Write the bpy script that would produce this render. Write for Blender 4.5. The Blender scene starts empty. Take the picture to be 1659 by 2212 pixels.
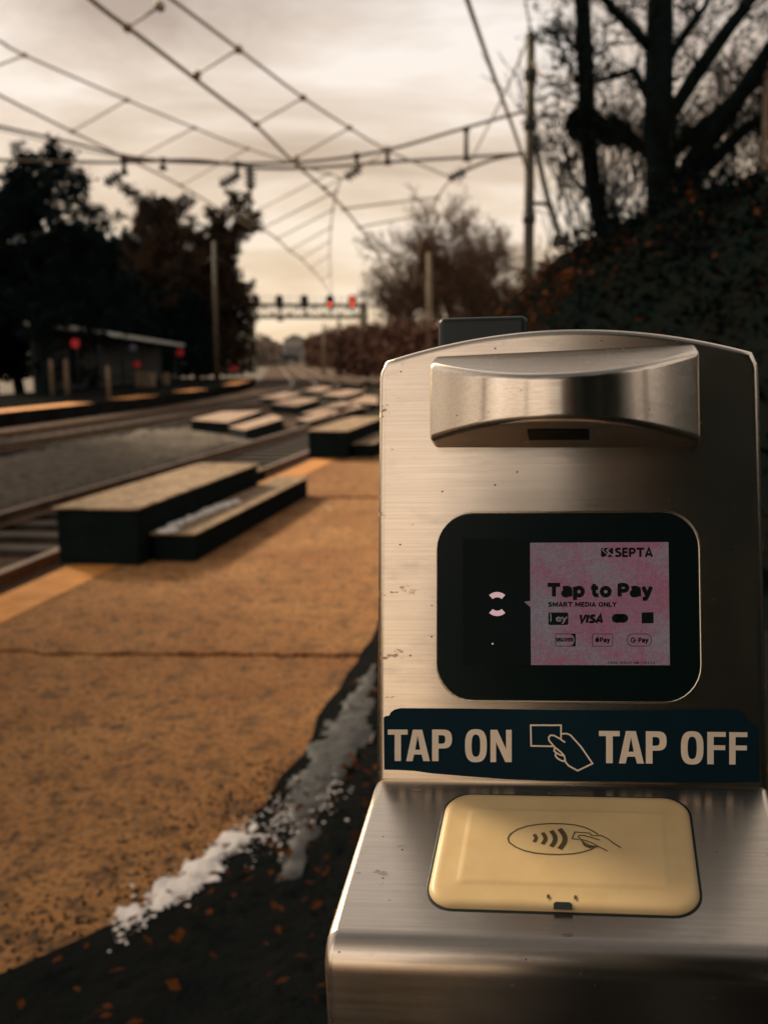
import bpy, bmesh, math, random
from mathutils import Vector, Matrix, noise as mnoise
from mathutils.geometry import tessellate_polygon
R = math.radians
scene = bpy.context.scene
COL = scene.collection

# ------------------------------------------------------------------ camera
CAM_H = 1.35; F_PX = 2075.0; PX0 = 1093.0; PITCH = R(9.02); ROLL = R(-0.28)   # photo measured at 1659 x 2212
fw = Vector((0, math.cos(PITCH), -math.sin(PITCH)))
u0 = Vector((0, math.sin(PITCH), math.cos(PITCH))); r0 = Vector((1, 0, 0))
rt = r0*math.cos(ROLL) - u0*math.sin(ROLL)
up = u0*math.cos(ROLL) + r0*math.sin(ROLL)
EYE = Vector((0, 0, CAM_H))
cd = bpy.data.cameras.new('camera'); cam = bpy.data.objects.new('camera', cd); COL.objects.link(cam)
m = Matrix((rt, up, -fw)).transposed().to_4x4(); m.translation = EYE
cam.matrix_world = m
cd.sensor_fit = 'HORIZONTAL'; cd.sensor_width = 26.0; cd.lens = 26.0*F_PX/1659.0
cd.shift_x = -(PX0-829.5)/1659.0
cd.clip_start = 0.02; cd.clip_end = 3000
cd.dof.use_dof = True; cd.dof.focus_distance = 0.505; cd.dof.aperture_fstop = cd.lens/3.5
scene.camera = cam

# ------------------------------------------------------------------ sky, sun, exposure
SUN_EL = R(30); SUN_AZ = R(-50)          # azimuth from +Y, negative = to the left
S = Vector((math.sin(SUN_AZ)*math.cos(SUN_EL), math.cos(SUN_AZ)*math.cos(SUN_EL), math.sin(SUN_EL)))
W = bpy.data.worlds.new('World'); scene.world = W; W.use_nodes = True
nt = W.node_tree; nt.nodes.clear()
def N(t, tree=None, **kw):
    n = (tree or nt).nodes.new(t)
    for k, v in kw.items(): setattr(n, k, v)
    return n
def L(a, b, tree=None): (tree or nt).links.new(a, b)
out = N('ShaderNodeOutputWorld'); tc = N('ShaderNodeTexCoord'); sep = N('ShaderNodeSeparateXYZ')
L(tc.outputs['Generated'], sep.inputs[0])
def M(op, a, b=None, tree=None, clamp=False):
    n = N('ShaderNodeMath', tree, operation=op); n.use_clamp = clamp
    for i, v in enumerate((a, b)):
        if v is None: continue
        if isinstance(v, (int, float)): n.inputs[i].default_value = v
        else: L(v, n.inputs[i], tree)
    return n.outputs[0]
def RAMP(fac, stops, tree=None, interp='LINEAR'):
    n = N('ShaderNodeValToRGB', tree); n.color_ramp.interpolation = interp
    e = n.color_ramp.elements
    while len(e) < len(stops): e.new(0.5)
    for i, (p, c) in enumerate(stops):
        e[i].position = p; e[i].color = (*c, 1) if len(c) == 3 else c
    if fac is not None: L(fac, n.inputs[0], tree)
    return n.outputs[0]
def MIX(fac, a, b, tree=None, mode='MIX'):
    n = N('ShaderNodeMix', tree, data_type='RGBA', blend_type=mode)
    for sock, v in ((n.inputs[0], fac), (n.inputs[6], a), (n.inputs[7], b)):
        if isinstance(v, (int, float)): sock.default_value = v
        elif isinstance(v, tuple): sock.default_value = (*v, 1)
        else: L(v, sock, tree)
    return n.outputs[2]
zc = M('MAXIMUM', sep.outputs[2], 0.0); zd = M('ADD', zc, 0.22)
cx = M('DIVIDE', sep.outputs[0], zd); cy = M('DIVIDE', sep.outputs[1], zd)
cmb = N('ShaderNodeCombineXYZ'); L(cx, cmb.inputs[0]); L(cy, cmb.inputs[1])
n1 = N('ShaderNodeTexNoise'); n1.inputs['Scale'].default_value = 1.0; n1.inputs['Detail'].default_value = 7; n1.inputs['Roughness'].default_value = .56; n1.inputs['Distortion'].default_value = .45
mpw = N('ShaderNodeMapping'); mpw.inputs['Scale'].default_value = (1.1, 1.9, 1); mpw.inputs['Rotation'].default_value = (0, 0, R(-28)); mpw.inputs['Location'].default_value = (3.1, .4, 0)
L(cmb.outputs[0], mpw.inputs[0]); L(mpw.outputs[0], n1.inputs['Vector'])
cloud = RAMP(n1.outputs[0], [(0.37, (0.42, 0.335, 0.28)), (0.50, (0.77, 0.665, 0.58)), (0.585, (1.02, 0.945, 0.88))])
# low, thinner cloud lets the warm morning light through near the horizon
low = RAMP(zc, [(0.0, (1, 1, 1)), (0.2, (0.45, 0.45, 0.45)), (0.36, (0, 0, 0))])
cloud = MIX(M('MULTIPLY', low, 0.8), cloud, (1.0, 0.735, 0.46))
# overhead sky dimmed to cut the fill light on the ground
high = RAMP(M('SUBTRACT', zc, M('MULTIPLY', sep.outputs[1], 0.2)), [(0.74, (1, 1, 1)), (0.92, (0.16, 0.17, 0.175))])
cloud = MIX(1.0, cloud, high, mode='MULTIPLY')
# unseen sky behind the viewer brightened to light the steel face
back = RAMP(M('MULTIPLY', sep.outputs[1], -1.0), [(0.05, (1, 1, 1)), (0.5, (1.75, 1.68, 1.60))])
cloud = MIX(1.0, cloud, back, mode='MULTIPLY')
bg1 = N('ShaderNodeBackground'); L(cloud, bg1.inputs[0]); bg1.inputs[1].default_value = 0.70
sky = N('ShaderNodeTexSky', sky_type='NISHITA'); sky.sun_disc = False; sky.sun_elevation = SUN_EL; sky.sun_rotation = SUN_AZ
bg2 = N('ShaderNodeBackground'); L(sky.outputs[0], bg2.inputs[0]); bg2.inputs[1].default_value = 0.07
mx = N('ShaderNodeMixShader'); mx.inputs[0].default_value = 0.93
L(bg2.outputs[0], mx.inputs[1]); L(bg1.outputs[0], mx.inputs[2]); L(mx.outputs[0], out.inputs[0])

sd = bpy.data.lights.new('sun', 'SUN'); sd.energy = 5.0; sd.angle = R(12); sd.color = (1.0, 0.80, 0.56)
so = bpy.data.objects.new('sun', sd); COL.objects.link(so)
so.rotation_euler = S.to_track_quat('Z', 'Y').to_euler(); so.location = (-20, 0, 30)
scene.view_settings.view_transform = 'Standard'; scene.view_settings.look = 'None'
scene.view_settings.exposure = 0.55; scene.view_settings.gamma = 1.0
scene.render.engine = 'CYCLES'
cy_ = scene.cycles; cy_.use_denoising = True; cy_.max_bounces = 6; cy_.diffuse_bounces = 3; cy_.glossy_bounces = 4
cy_.transparent_max_bounces = 8; cy_.caustics_reflective = False; cy_.caustics_refractive = False

# ------------------------------------------------------------------ pixel <-> place
def ray(x, y): return fw + rt*((x-PX0)/F_PX) - up*((y-1106)/F_PX)
def onz(x, y, z):
    d = ray(x, y); return EYE + d*((z-CAM_H)/d.z)
def aty(x, y, Y):
    d = ray(x, y); return EYE + d*(Y/d.y)

# ------------------------------------------------------------------ helpers
def tag(o, label=None, cat=None, group=None, kind=None):
    if label: o['label'] = label
    if cat: o['category'] = cat
    if group: o['group'] = group
    if kind: o['kind'] = kind
    return o
def empty(name, loc, label, cat, group=None, mat=None):
    o = bpy.data.objects.new(name, None); COL.objects.link(o); o.empty_display_size = .2
    if mat is not None: o.matrix_world = mat
    else: o.location = loc
    return tag(o, label, cat, group)
class MB:
    def __init__(s): s.v = []; s.f = []; s.sm = []
    def add(s, vs, fs, smooth=False):
        b = len(s.v); s.v += [tuple(v) for v in vs]
        s.f += [tuple(i+b for i in f) for f in fs]; s.sm += [smooth]*len(fs); return s
    def box(s, c, h, rot=None, taper=1.0):
        c = Vector(c); P = []
        for z in (-1, 1):
            for x, y in ((-1, -1), (1, -1), (1, 1), (-1, 1)):
                k = taper if z > 0 else 1
                v = Vector((x*h[0]*k, y*h[1]*k, z*h[2]))
                if rot is not None: v = rot @ v
                P.append(c+v)
        return s.add(P, [(3, 2, 1, 0), (4, 5, 6, 7), (0, 1, 5, 4), (1, 2, 6, 5), (2, 3, 7, 6), (3, 0, 4, 7)])
    def bar(s, a, b, w, h, upv=Vector((0, 0, 1))):
        a = Vector(a); b = Vector(b); d = (b-a); l = d.length; d.normalize()
        x = d.cross(upv)
        if x.length < 1e-4: x = d.cross(Vector((1, 0, 0)))
        x.normalize(); z = x.cross(d)
        rot = Matrix((x, d, z)).transposed()
        return s.box((a+b)/2, (w/2, l/2, h/2), rot)
    def tube(s, pts, rad, n=6, caps=True):
        pts = [Vector(p) for p in pts]; k = len(pts)
        if not hasattr(rad, '__len__'): rad = [rad]*k
        vs = []; prev = None
        for i, p in enumerate(pts):
            d = (pts[min(i+1, k-1)] - pts[max(i-1, 0)])
            if d.length < 1e-9: d = Vector((0, 0, 1))
            d.normalize()
            if prev is None:
                x = d.cross(Vector((0.31, 0.12, 1)))
                if x.length < 1e-3: x = d.cross(Vector((1, 0, 0)))
            else: x = prev - d*prev.dot(d)
            x.normalize(); prev = x; y = d.cross(x)
            for j in range(n):
                a = 2*math.pi*j/n
                vs.append(p + (x*math.cos(a)+y*math.sin(a))*rad[i])
        fs = []
        for i in range(k-1):
            for j in range(n):
                fs.append((i*n+j, i*n+(j+1) % n, (i+1)*n+(j+1) % n, (i+1)*n+j))
        s.add(vs, fs, True)
        if caps:
            b = len(s.v) - k*n
            s.f += [tuple(b+j for j in reversed(range(n))), tuple(b+(k-1)*n+j for j in range(n))]; s.sm += [False, False]
        return s
    def build(s, name, mat, parent=None, tf=None):
        me = bpy.data.meshes.new(name)
        V = [tf(Vector(v)) for v in s.v] if tf else s.v
        me.from_pydata([tuple(v) for v in V], [], s.f); me.validate()
        if len(me.polygons) == len(s.sm): me.polygons.foreach_set('use_smooth', s.sm)
        me.materials.append(mat); me.update()
        o = bpy.data.objects.new(name, me); COL.objects.link(o)
        if parent: o.parent = parent
        return o
def world_child(o, parent):
    """vertices were written in world coordinates: keep them there under an Empty that stands elsewhere"""
    bpy.context.view_layer.update()
    o.parent = parent; o.matrix_parent_inverse = parent.matrix_world.inverted(); return o

# ------------------------------------------------------------------ materials
def mat(name):
    m_ = bpy.data.materials.new(name); m_.use_nodes = True
    t = m_.node_tree; b = t.nodes['Principled BSDF']; return m_, t, b
def simple(name, col, rough=.7, var=.35, scale=6.0, metal=0.0, col2=None, spec=.3, bump=0.0, bscale=None):
    m_, t, b = mat(name)
    tcn = N('ShaderNodeTexCoord', t)
    n_ = N('ShaderNodeTexNoise', t); n_.inputs['Scale'].default_value = scale; n_.inputs['Detail'].default_value = 5; n_.inputs['Roughness'].default_value = .65
    L(tcn.outputs['Object'], n_.inputs['Vector'], t)
    c2 = col2 or tuple(c*(1-var) for c in col)
    c1 = col if col2 else tuple(min(1, c*(1+var)) for c in col)
    L(RAMP(n_.outputs[0], [(0.32, c2), (0.68, c1)], t), b.inputs['Base Color'], t)
    b.inputs['Roughness'].default_value = rough; b.inputs['Metallic'].default_value = metal
    b.inputs['Specular IOR Level'].default_value = spec
    if bump:
        n2 = N('ShaderNodeTexNoise', t); n2.inputs['Scale'].default_value = bscale or scale*6; n2.inputs['Detail'].default_value = 4
        L(tcn.outputs['Object'], n2.inputs['Vector'], t)
        bp = N('ShaderNodeBump', t); bp.inputs['Strength'].default_value = bump; bp.inputs['Distance'].default_value = .02
        L(n2.outputs[0], bp.inputs['Height'], t); L(bp.outputs[0], b.inputs['Normal'], t)
    return m_

def steel_material():
    m_, t, b = mat('brushed_steel')
    tcn = N('ShaderNodeTexCoord', t); O_ = tcn.outputs['Object']
    def mapped(sx, sy, sz):
        mp = N('ShaderNodeMapping', t); mp.inputs['Scale'].default_value = (sx, sy, sz); L(O_, mp.inputs[0], t); return mp.outputs[0]
    br = N('ShaderNodeTexNoise', t); br.inputs['Scale'].default_value = 1; br.inputs['Detail'].default_value = 3
    L(mapped(12, 900, 900), br.inputs['Vector'], t)
    br2 = N('ShaderNodeTexNoise', t); br2.inputs['Scale'].default_value = 1; br2.inputs['Detail'].default_value = 4
    L(mapped(30, 300, 300), br2.inputs['Vector'], t)
    blot = N('ShaderNodeTexNoise', t); blot.inputs['Scale'].default_value = 14; blot.inputs['Detail'].default_value = 4
    L(O_, blot.inputs['Vector'], t)
    base = RAMP(br.outputs[0], [(.3, (.60, .53, .445)), (.7, (.70, .625, .53))], t)
    base = MIX(M('MULTIPLY', blot.outputs[0], .5, t), base, (.58, .50, .41), t)
    # small brown rust specks and longer dark scuffs
    def specks(scale, thr, msc, mthr, stretch):
        vo = N('ShaderNodeTexVoronoi', t); vo.inputs['Scale'].default_value = 1; vo.inputs['Randomness'].default_value = 1
        L(mapped(scale*stretch, scale, scale), vo.inputs['Vector'], t)
        nn = N('ShaderNodeTexNoise', t); nn.inputs['Scale'].default_value = msc; L(O_, nn.inputs['Vector'], t)
        a = RAMP(vo.outputs['Distance'], [(thr*.5, (1, 1, 1)), (thr, (0, 0, 0))], t)
        c_ = N('ShaderNodeSeparateColor', t); L(vo.outputs['Color'], c_.inputs[0], t)
        pick = M('GREATER_THAN', c_.outputs[0], mthr, t)
        return M('MULTIPLY', a, pick, t)
    s1 = specks(210, .13, 20, .90, .8); s2 = specks(120, .15, 9, .95, .40)
    base = MIX(M('MULTIPLY', s1, .75, t), base, (.16, .085, .035), t)
    base = MIX(M('MULTIPLY', s2, .5, t), base, (.22, .13, .055), t)
    sx_ = N('ShaderNodeSeparateXYZ', t); L(O_, sx_.inputs[0], t)
    edge = RAMP(M('MULTIPLY', M('ADD', sx_.outputs[0], .109, t), 10, t), [(.02, (1, 1, 1)), (.30, (0, 0, 0))], t)
    stn = N('ShaderNodeTexNoise', t); stn.inputs['Scale'].default_value = 1; stn.inputs['Detail'].default_value = 5; stn.inputs['Roughness'].default_value = .7; L(mapped(38, 95, 95), stn.inputs['Vector'], t)
    stain = M('MULTIPLY', edge, RAMP(stn.outputs[0], [(.62, (0, 0, 0)), (.67, (1, 1, 1))], t), t)
    base = MIX(M('MULTIPLY', stain, .75, t), base, (.27, .145, .05), t)
    smg = N('ShaderNodeTexNoise', t); smg.inputs['Scale'].default_value = 1; smg.inputs['Detail'].default_value = 6; smg.inputs['Roughness'].default_value = .75; L(mapped(22, 60, 60), smg.inputs['Vector'], t)
    smudge = RAMP(smg.outputs[0], [(.52, (0, 0, 0)), (.72, (1, 1, 1))], t)
    base = MIX(M('MULTIPLY', smudge, .20, t), base, (.33, .27, .215), t)
    L(base, b.inputs['Base Color'], t)
    b.inputs['Metallic'].default_value = 1.0
    dirt = M('MAXIMUM', M('MAXIMUM', s1, s2, t), M('MAXIMUM', stain, M('MULTIPLY', smudge, .12, t), t), t)
    rr = M('ADD', M('ADD', M('MULTIPLY', br2.outputs[0], .08, t), M('MULTIPLY', blot.outputs[0], .12, t), t), .13, t)
    L(M('ADD', rr, M('MULTIPLY', dirt, .25, t), t), b.inputs['Roughness'], t)
    b.inputs['Anisotropic'].default_value = .9
    vt = N('ShaderNodeVectorTransform', t); vt.vector_type = 'VECTOR'; vt.convert_from = 'OBJECT'; vt.convert_to = 'WORLD'
    vt.inputs[0].default_value = (0, -.35, 1); L(vt.outputs[0], b.inputs['Tangent'], t)
    bp = N('ShaderNodeBump', t); bp.inputs['Strength'].default_value = .012; bp.inputs['Distance'].default_value = .0002
    L(br2.outputs[0], bp.inputs['Height'], t); L(bp.outputs[0], b.inputs['Normal'], t)
    return m_
STEEL = steel_material()

def concrete_material():
    m_, t, b = mat('platform_concrete')
    tcn = N('ShaderNodeTexCoord', t); O_ = tcn.outputs['Object']
    def noise(sc, det=5, ro=.6):
        n_ = N('ShaderNodeTexNoise', t); n_.inputs['Scale'].default_value = sc; n_.inputs['Detail'].default_value = det; n_.inputs['Roughness'].default_value = ro
        L(O_, n_.inputs['Vector'], t); return n_.outputs[0]
    big = noise(1.1, 4); med = noise(9, 5, .7); fine = noise(48, 4, .75)
    c = RAMP(big, [(.35, (.40, .168, .054)), (.65, (.58, .285, .100))], t)
    c = MIX(RAMP(med, [(.38, (.8, .8, .8)), (.50, (0, 0, 0))], t), c, (.17, .095, .045), t)
    c = MIX(RAMP(noise(24, 4, .7), [(.38, (.9, .9, .9)), (.46, (0, 0, 0))], t), c, (.06, .04, .03), t)
    c = MIX(RAMP(fine, [(.38, (.85, .85, .85)), (.50, (0, 0, 0))], t), c, (.10, .065, .04), t)
    c = MIX(RAMP(noise(38, 3, .6), [(.60, (0, 0, 0)), (.70, (.6, .6, .6))], t), c, (.60, .38, .20), t)
    L(c, b.inputs['Base Color'], t); b.inputs['Roughness'].default_value = .9; b.inputs['Specular IOR Level'].default_value = .2
    bp = N('ShaderNodeBump', t); bp.inputs['Strength'].default_value = 1.0; bp.inputs['Distance'].default_value = .02
    L(fine, bp.inputs['Height'], t); L(bp.outputs[0], b.inputs['Normal'], t)
    return m_
CONC = concrete_material()
STRIPE = simple('edge_paint', (.62, .26, .06), .8, .25, 5, bump=.3)
BALLAST = simple('ballast', (.125, .078, .050), .95, scale=10, col2=(.010, .011, .010), spec=.05, bump=1.0, bscale=16)
GRAVEL = simple('gravel', (.17, .125, .08), .95, scale=11, col2=(.035, .035, .032), bump=1.0, bscale=16)
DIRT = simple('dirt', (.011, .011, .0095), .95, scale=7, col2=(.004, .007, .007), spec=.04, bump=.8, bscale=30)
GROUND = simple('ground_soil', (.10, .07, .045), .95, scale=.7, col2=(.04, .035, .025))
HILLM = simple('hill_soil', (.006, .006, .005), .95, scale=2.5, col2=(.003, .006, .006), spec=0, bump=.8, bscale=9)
LEAFB = simple('dry_leaf', (.14, .046, .013), .9, scale=1.3, col2=(.018, .009, .006), spec=0)
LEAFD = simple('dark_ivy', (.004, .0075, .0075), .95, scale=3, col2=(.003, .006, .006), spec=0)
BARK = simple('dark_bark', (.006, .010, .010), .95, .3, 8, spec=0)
BARKB = simple('brown_bark', (.05, .034, .024), .95, .4, 8, spec=.1)
TWIG = simple('brown_twig', (.078, .047, .030), .95, .4, 3, spec=0)
TWIGR = simple('russet_twig', (.055, .034, .021), .95, scale=.5, col2=(.012, .013, .011), spec=0)
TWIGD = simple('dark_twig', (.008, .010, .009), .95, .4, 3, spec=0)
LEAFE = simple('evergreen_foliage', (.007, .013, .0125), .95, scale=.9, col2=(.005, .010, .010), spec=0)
LEAFR = simple('russet_foliage', (.050, .031, .019), .95, scale=.35, col2=(.009, .012, .011), spec=0)
BRUSHM = simple('russet_brush', (.12, .060, .040), .95, scale=.35, col2=(.05, .026, .02), spec=.1)
RAILM = simple('rail_steel', (.22, .14, .09), .36, .4, 4, metal=.8)
TIE = simple('sleeper_wood', (.035, .026, .019), .9, .4, 5)
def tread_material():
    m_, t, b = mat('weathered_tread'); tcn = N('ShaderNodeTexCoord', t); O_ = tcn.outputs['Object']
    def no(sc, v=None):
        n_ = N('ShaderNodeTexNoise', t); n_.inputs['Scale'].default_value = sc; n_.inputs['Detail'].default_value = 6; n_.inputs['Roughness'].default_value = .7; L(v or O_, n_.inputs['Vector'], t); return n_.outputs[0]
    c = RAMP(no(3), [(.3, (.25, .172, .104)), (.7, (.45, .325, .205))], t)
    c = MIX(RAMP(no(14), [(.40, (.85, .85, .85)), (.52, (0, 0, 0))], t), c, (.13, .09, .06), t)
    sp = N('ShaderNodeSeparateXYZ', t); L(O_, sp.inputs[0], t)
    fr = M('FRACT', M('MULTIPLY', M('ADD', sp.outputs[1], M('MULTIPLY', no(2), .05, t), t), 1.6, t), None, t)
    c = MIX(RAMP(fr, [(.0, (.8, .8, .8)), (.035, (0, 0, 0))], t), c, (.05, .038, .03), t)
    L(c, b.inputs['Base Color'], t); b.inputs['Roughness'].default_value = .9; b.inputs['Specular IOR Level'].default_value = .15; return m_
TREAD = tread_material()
SIDE = simple('step_shaded_side', (.005, .010, .0105), .85, .3, 6, spec=.06)  # shade on the block and board sides put into the colour
BOARD = simple('crossing_board', (.30, .20, .14), .85, .35, 4)
WIRE = simple('overhead_wire', (.26, .215, .15), .6, .2, 4)
SPANM = simple('span_wire_metal', (.10, .085, .06), .8, .2, 4, spec=.1)
WIREL = simple('thin_wire', (.30, .24, .17), .7, .2, 4)
POLEM = simple('pole_steel', (.085, .07, .045), .7, .35, 2.5, col2=(.035, .032, .024))
POLEW = simple('weathered_pole', (.15, .11, .07), .8, .3, 3)
INSUL = simple('insulator_porcelain', (.03, .035, .03), .35, .2, 20)
SIGB = simple('signal_black', (.02, .024, .024), .6, .2, 5)
GANT = simple('gantry_steel', (.16, .15, .11), .7, .3, 2)
ROOFM = simple('shelter_roof', (.34, .36, .34), .7, .25, 3)
SHELT = simple('shelter_dark', (.012, .016, .016), .8, .3, 2)
REDM = simple('red_enamel', (.62, .03, .04), .5, .1, 4)
WHITEM = simple('white_paint', (.62, .57, .50), .7, .15, 5)
BLUEM = simple('blue_enamel', (.16, .18, .30), .6, .15, 5)
SNOW = simple('snow', (.86, .80, .75), .8, .08, 20, bump=.5, bscale=60)
ICE = simple('dirty_ice', (.105, .10, .09), .55, scale=9, col2=(.03, .034, .034), spec=.3, bump=.4, bscale=20)
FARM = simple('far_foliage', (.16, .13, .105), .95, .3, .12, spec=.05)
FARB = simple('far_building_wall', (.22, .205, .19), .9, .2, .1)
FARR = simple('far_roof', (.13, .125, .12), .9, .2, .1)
BRIDGE = simple('bridge_dark', (.035, .045, .05), .9, .2, .3)
GLASS = simple('display_glass', (.004, .012, .0125), .25, .1, 4, spec=.10)
BLACKP = simple('black_plastic', (.008, .015, .016), .42, .2, 30, spec=.3)
STICK = simple('sticker_navy', (.005, .022, .036), .55, .18, 12, spec=.06)
CREAM = simple('sticker_cream', (.90, .78, .64), .6, .05, 60)
INK = simple('emblem_ink', (.085, .065, .03), .7, .25, 60, spec=.2)
LCDK = simple('lcd_dark', (.004, .011, .0115), .6, .1, 4, spec=.1)
def pad_material():
    m_, t, b = mat('pad_plastic')
    tcn = N('ShaderNodeTexCoord', t); n_ = N('ShaderNodeTexNoise', t); n_.inputs['Scale'].default_value = 45; n_.inputs['Detail'].default_value = 6
    L(tcn.outputs['Object'], n_.inputs['Vector'], t)
    L(RAMP(n_.outputs[0], [(.3, (.63, .455, .225)), (.7, (.71, .53, .275))], t), b.inputs['Base Color'], t)
    b.inputs['Roughness'].default_value = .38; b.inputs['Specular IOR Level'].default_value = .3
    b.inputs['Subsurface Weight'].default_value = .25; b.inputs['Subsurface Scale'].default_value = .006
    b.inputs['Subsurface Radius'].default_value = (1, .6, .25)
    return m_
PAD = pad_material()
def screen_material():
    m_, t, b = mat('lcd_screen')
    tcn = N('ShaderNodeTexCoord', t); O_ = tcn.outputs['Object']
    def snap(step):
        sn_ = N('ShaderNodeVectorMath', t, operation='SNAP'); sn_.inputs[1].default_value = (step, step*50, step); L(O_, sn_.inputs[0], t); return sn_.outputs[0]
    a = N('ShaderNodeTexNoise', t); a.inputs['Scale'].default_value = 38; a.inputs['Detail'].default_value = 2; L(O_, a.inputs['Vector'], t)
    w = N('ShaderNodeTexNoise', t); w.inputs['Scale'].default_value = 260; w.inputs['Detail'].default_value = 3; L(snap(.0016), w.inputs['Vector'], t)
    w2 = N('ShaderNodeTexWhiteNoise', t); L(snap(.0008), w2.inputs['Vector'], t)
    f_ = M('ADD', M('MULTIPLY', a.outputs[0], .9, t), M('MULTIPLY', w.outputs[0], .55, t), t)
    c = RAMP(f_, [(.52, (.20, .175, .18)), (.68, (.225, .142, .16)), (.84, (.255, .098, .128))], t)
    c = MIX(M('MULTIPLY', w2.outputs[0], .40, t), c, (.10, .055, .07), t)
    e = N('ShaderNodeEmission', t); L(c, e.inputs[0], t); e.inputs[1].default_value = .41
    L(e.outputs[0], t.nodes['Material Output'].inputs[0], t)
    return m_
SCREEN = screen_material()
def emit(name, col, st):
    m_, t, b = mat(name); b.inputs['Base Color'].default_value = (*col, 1); b.inputs['Emission Color'].default_value = (*col, 1); b.inputs['Emission Strength'].default_value = st; return m_
LAMP = emit('signal_red', (1.0, .10, .035), 1.8)
ICONL = emit('icon_light', (.50, .34, .37), .5)

# ------------------------------------------------------------------ the line of the track
HEAD0 = R(1.97); E0 = Vector((-2.583, 4.757))
def heading(s):
    if s < 17: return HEAD0
    if s < 63: return HEAD0 - (s-17)/46*R(15.4)
    return HEAD0 - R(15.4)
_edge = {}
def _integrate():
    DS = .5
    p = E0.copy(); s = 0.0; _edge[0] = p.copy(); i = 0
    while s < 420:
        h = heading(s+DS/2); p = p + Vector((math.sin(h), math.cos(h)))*DS; s += DS; i += 1; _edge[i] = p.copy()
    p = E0.copy(); i = 0
    while i > -120:
        p = p - Vector((math.sin(HEAD0), math.cos(HEAD0)))*DS; i -= 1; _edge[i] = p.copy()
_integrate()
def T(s, n, z=0.0):
    i = math.floor(s/.5); k = s/.5-i
    p = _edge[i].lerp(_edge[i+1], k); h = heading(s)
    return Vector((p.x + math.cos(h)*n, p.y - math.sin(h)*n, z))
def SN(P):
    best = None
    for i in range(-100, 500):
        p = _edge[i]; d = (p.x-P[0])**2+(p.y-P[1])**2
        if best is None or d < best[0]: best = (d, i)
    i = best[1]; s = i*.5; h = heading(s); q = Vector((P[0], P[1])) - _edge[i]
    return s + q.x*math.sin(h)+q.y*math.cos(h), q.x*math.cos(h)-q.y*math.sin(h)
def strip(mb, s0, s1, prof, ds=1.0, jag0=None, jag1=None):
    """sweep a cross-section [(n, z), ...] along the track"""
    k = max(2, int((s1-s0)/ds)+1); vs = []
    for i in range(k):
        s = s0 + (s1-s0)*i/(k-1)
        for (n, z) in prof:
            ss = s
            if i == 0 and jag0: ss += jag0(n)
            if i == k-1 and jag1: ss += jag1(n)
            vs.append(T(ss, n, z))
    w = len(prof); fs = []
    for i in range(k-1):
        for j in range(w-1):
            fs.append((i*w+j, i*w+j+1, (i+1)*w+j+1, (i+1)*w+j))
    return mb.add(vs, fs)

# ------------------------------------------------------------------ setting
g = MB(); g.add([(-700, -80, -.46), (700, -80, -.46), (700, 1500, -.46), (-700, 1500, -.46)], [(0, 1, 2, 3)])
tag(g.build('ground', GROUND), kind='structure')
b_ = MB(); strip(b_, -40, 380, [(-10.4, -.40), (-10.0, -.33), (-.6, -.33), (-.31, -.36)], 2)
tag(b_.build('trackbed', BALLAST), kind='structure')

def jag(amp, fr, ph): return lambda n: amp*(mnoise.noise(Vector((n*fr, ph, 0))) + .6*mnoise.noise(Vector((n*fr*3, ph+5, 0))))
PN = [i*.06-.33 for i in range(39)]                       # -0.33 .. 1.95
def slab(s0, s1, jag0, jag1, w1=1.95):
    mb = MB(); prof = [(-.33, -.36)] + [(n, 0.0) for n in PN if n <= w1]
    prof += [(w1+.02, -.10)]
    strip(mb, s0, s1, prof, .5, jag0, jag1)
    w = len(prof); k = len(mb.v)//w
    for base in (0, (k-1)*w):                              # the broken end faces, down into the joint
        ring = [mb.v[base+j] for j in range(1, w)]
        mb.add(ring+[(p[0], p[1], -.12) for p in ring], [(j, j+1, j+w, j+w-1) for j in range(w-2)])
    return mb
for (a, b, j0, j1) in ((-14, -.48, None, jag(.07, 2.2, 3)), (-.42, 4.58, jag(.075, 2.5, 3), jag(.02, 2, 8)), (4.72, 46, jag(.02, 2, 8), None)):
    mb = slab(a, b, j0, j1)
    tag(mb.build('platform', CONC), kind='structure')
st = MB(); strip(st, -14, 46, [(-.325, .004), (0.0, .004)], .5); tag(st.build('platform_edge_stripe', STRIPE), kind='structure')
# platform across the tracks
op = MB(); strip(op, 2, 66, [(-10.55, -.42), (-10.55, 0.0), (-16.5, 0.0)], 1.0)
OPSHADE = simple('shaded_far_platform', (.011, .012, .011), .95, .4, 1.5, spec=0)  # tree shade over the far platform put into its surface colour
tag(op.build('platform', OPSHADE), kind='structure')
for (a, b) in ((8, 24.5), (27.5, 31), (35.5, 39), (47, 58)):  # stripe left out where tree shadows cross it
    os_ = MB(); strip(os_, a, b, [(-11.3, .004), (-10.56, .004)], 1.0); tag(os_.build('platform_edge_stripe', STRIPE), kind='structure')

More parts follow.
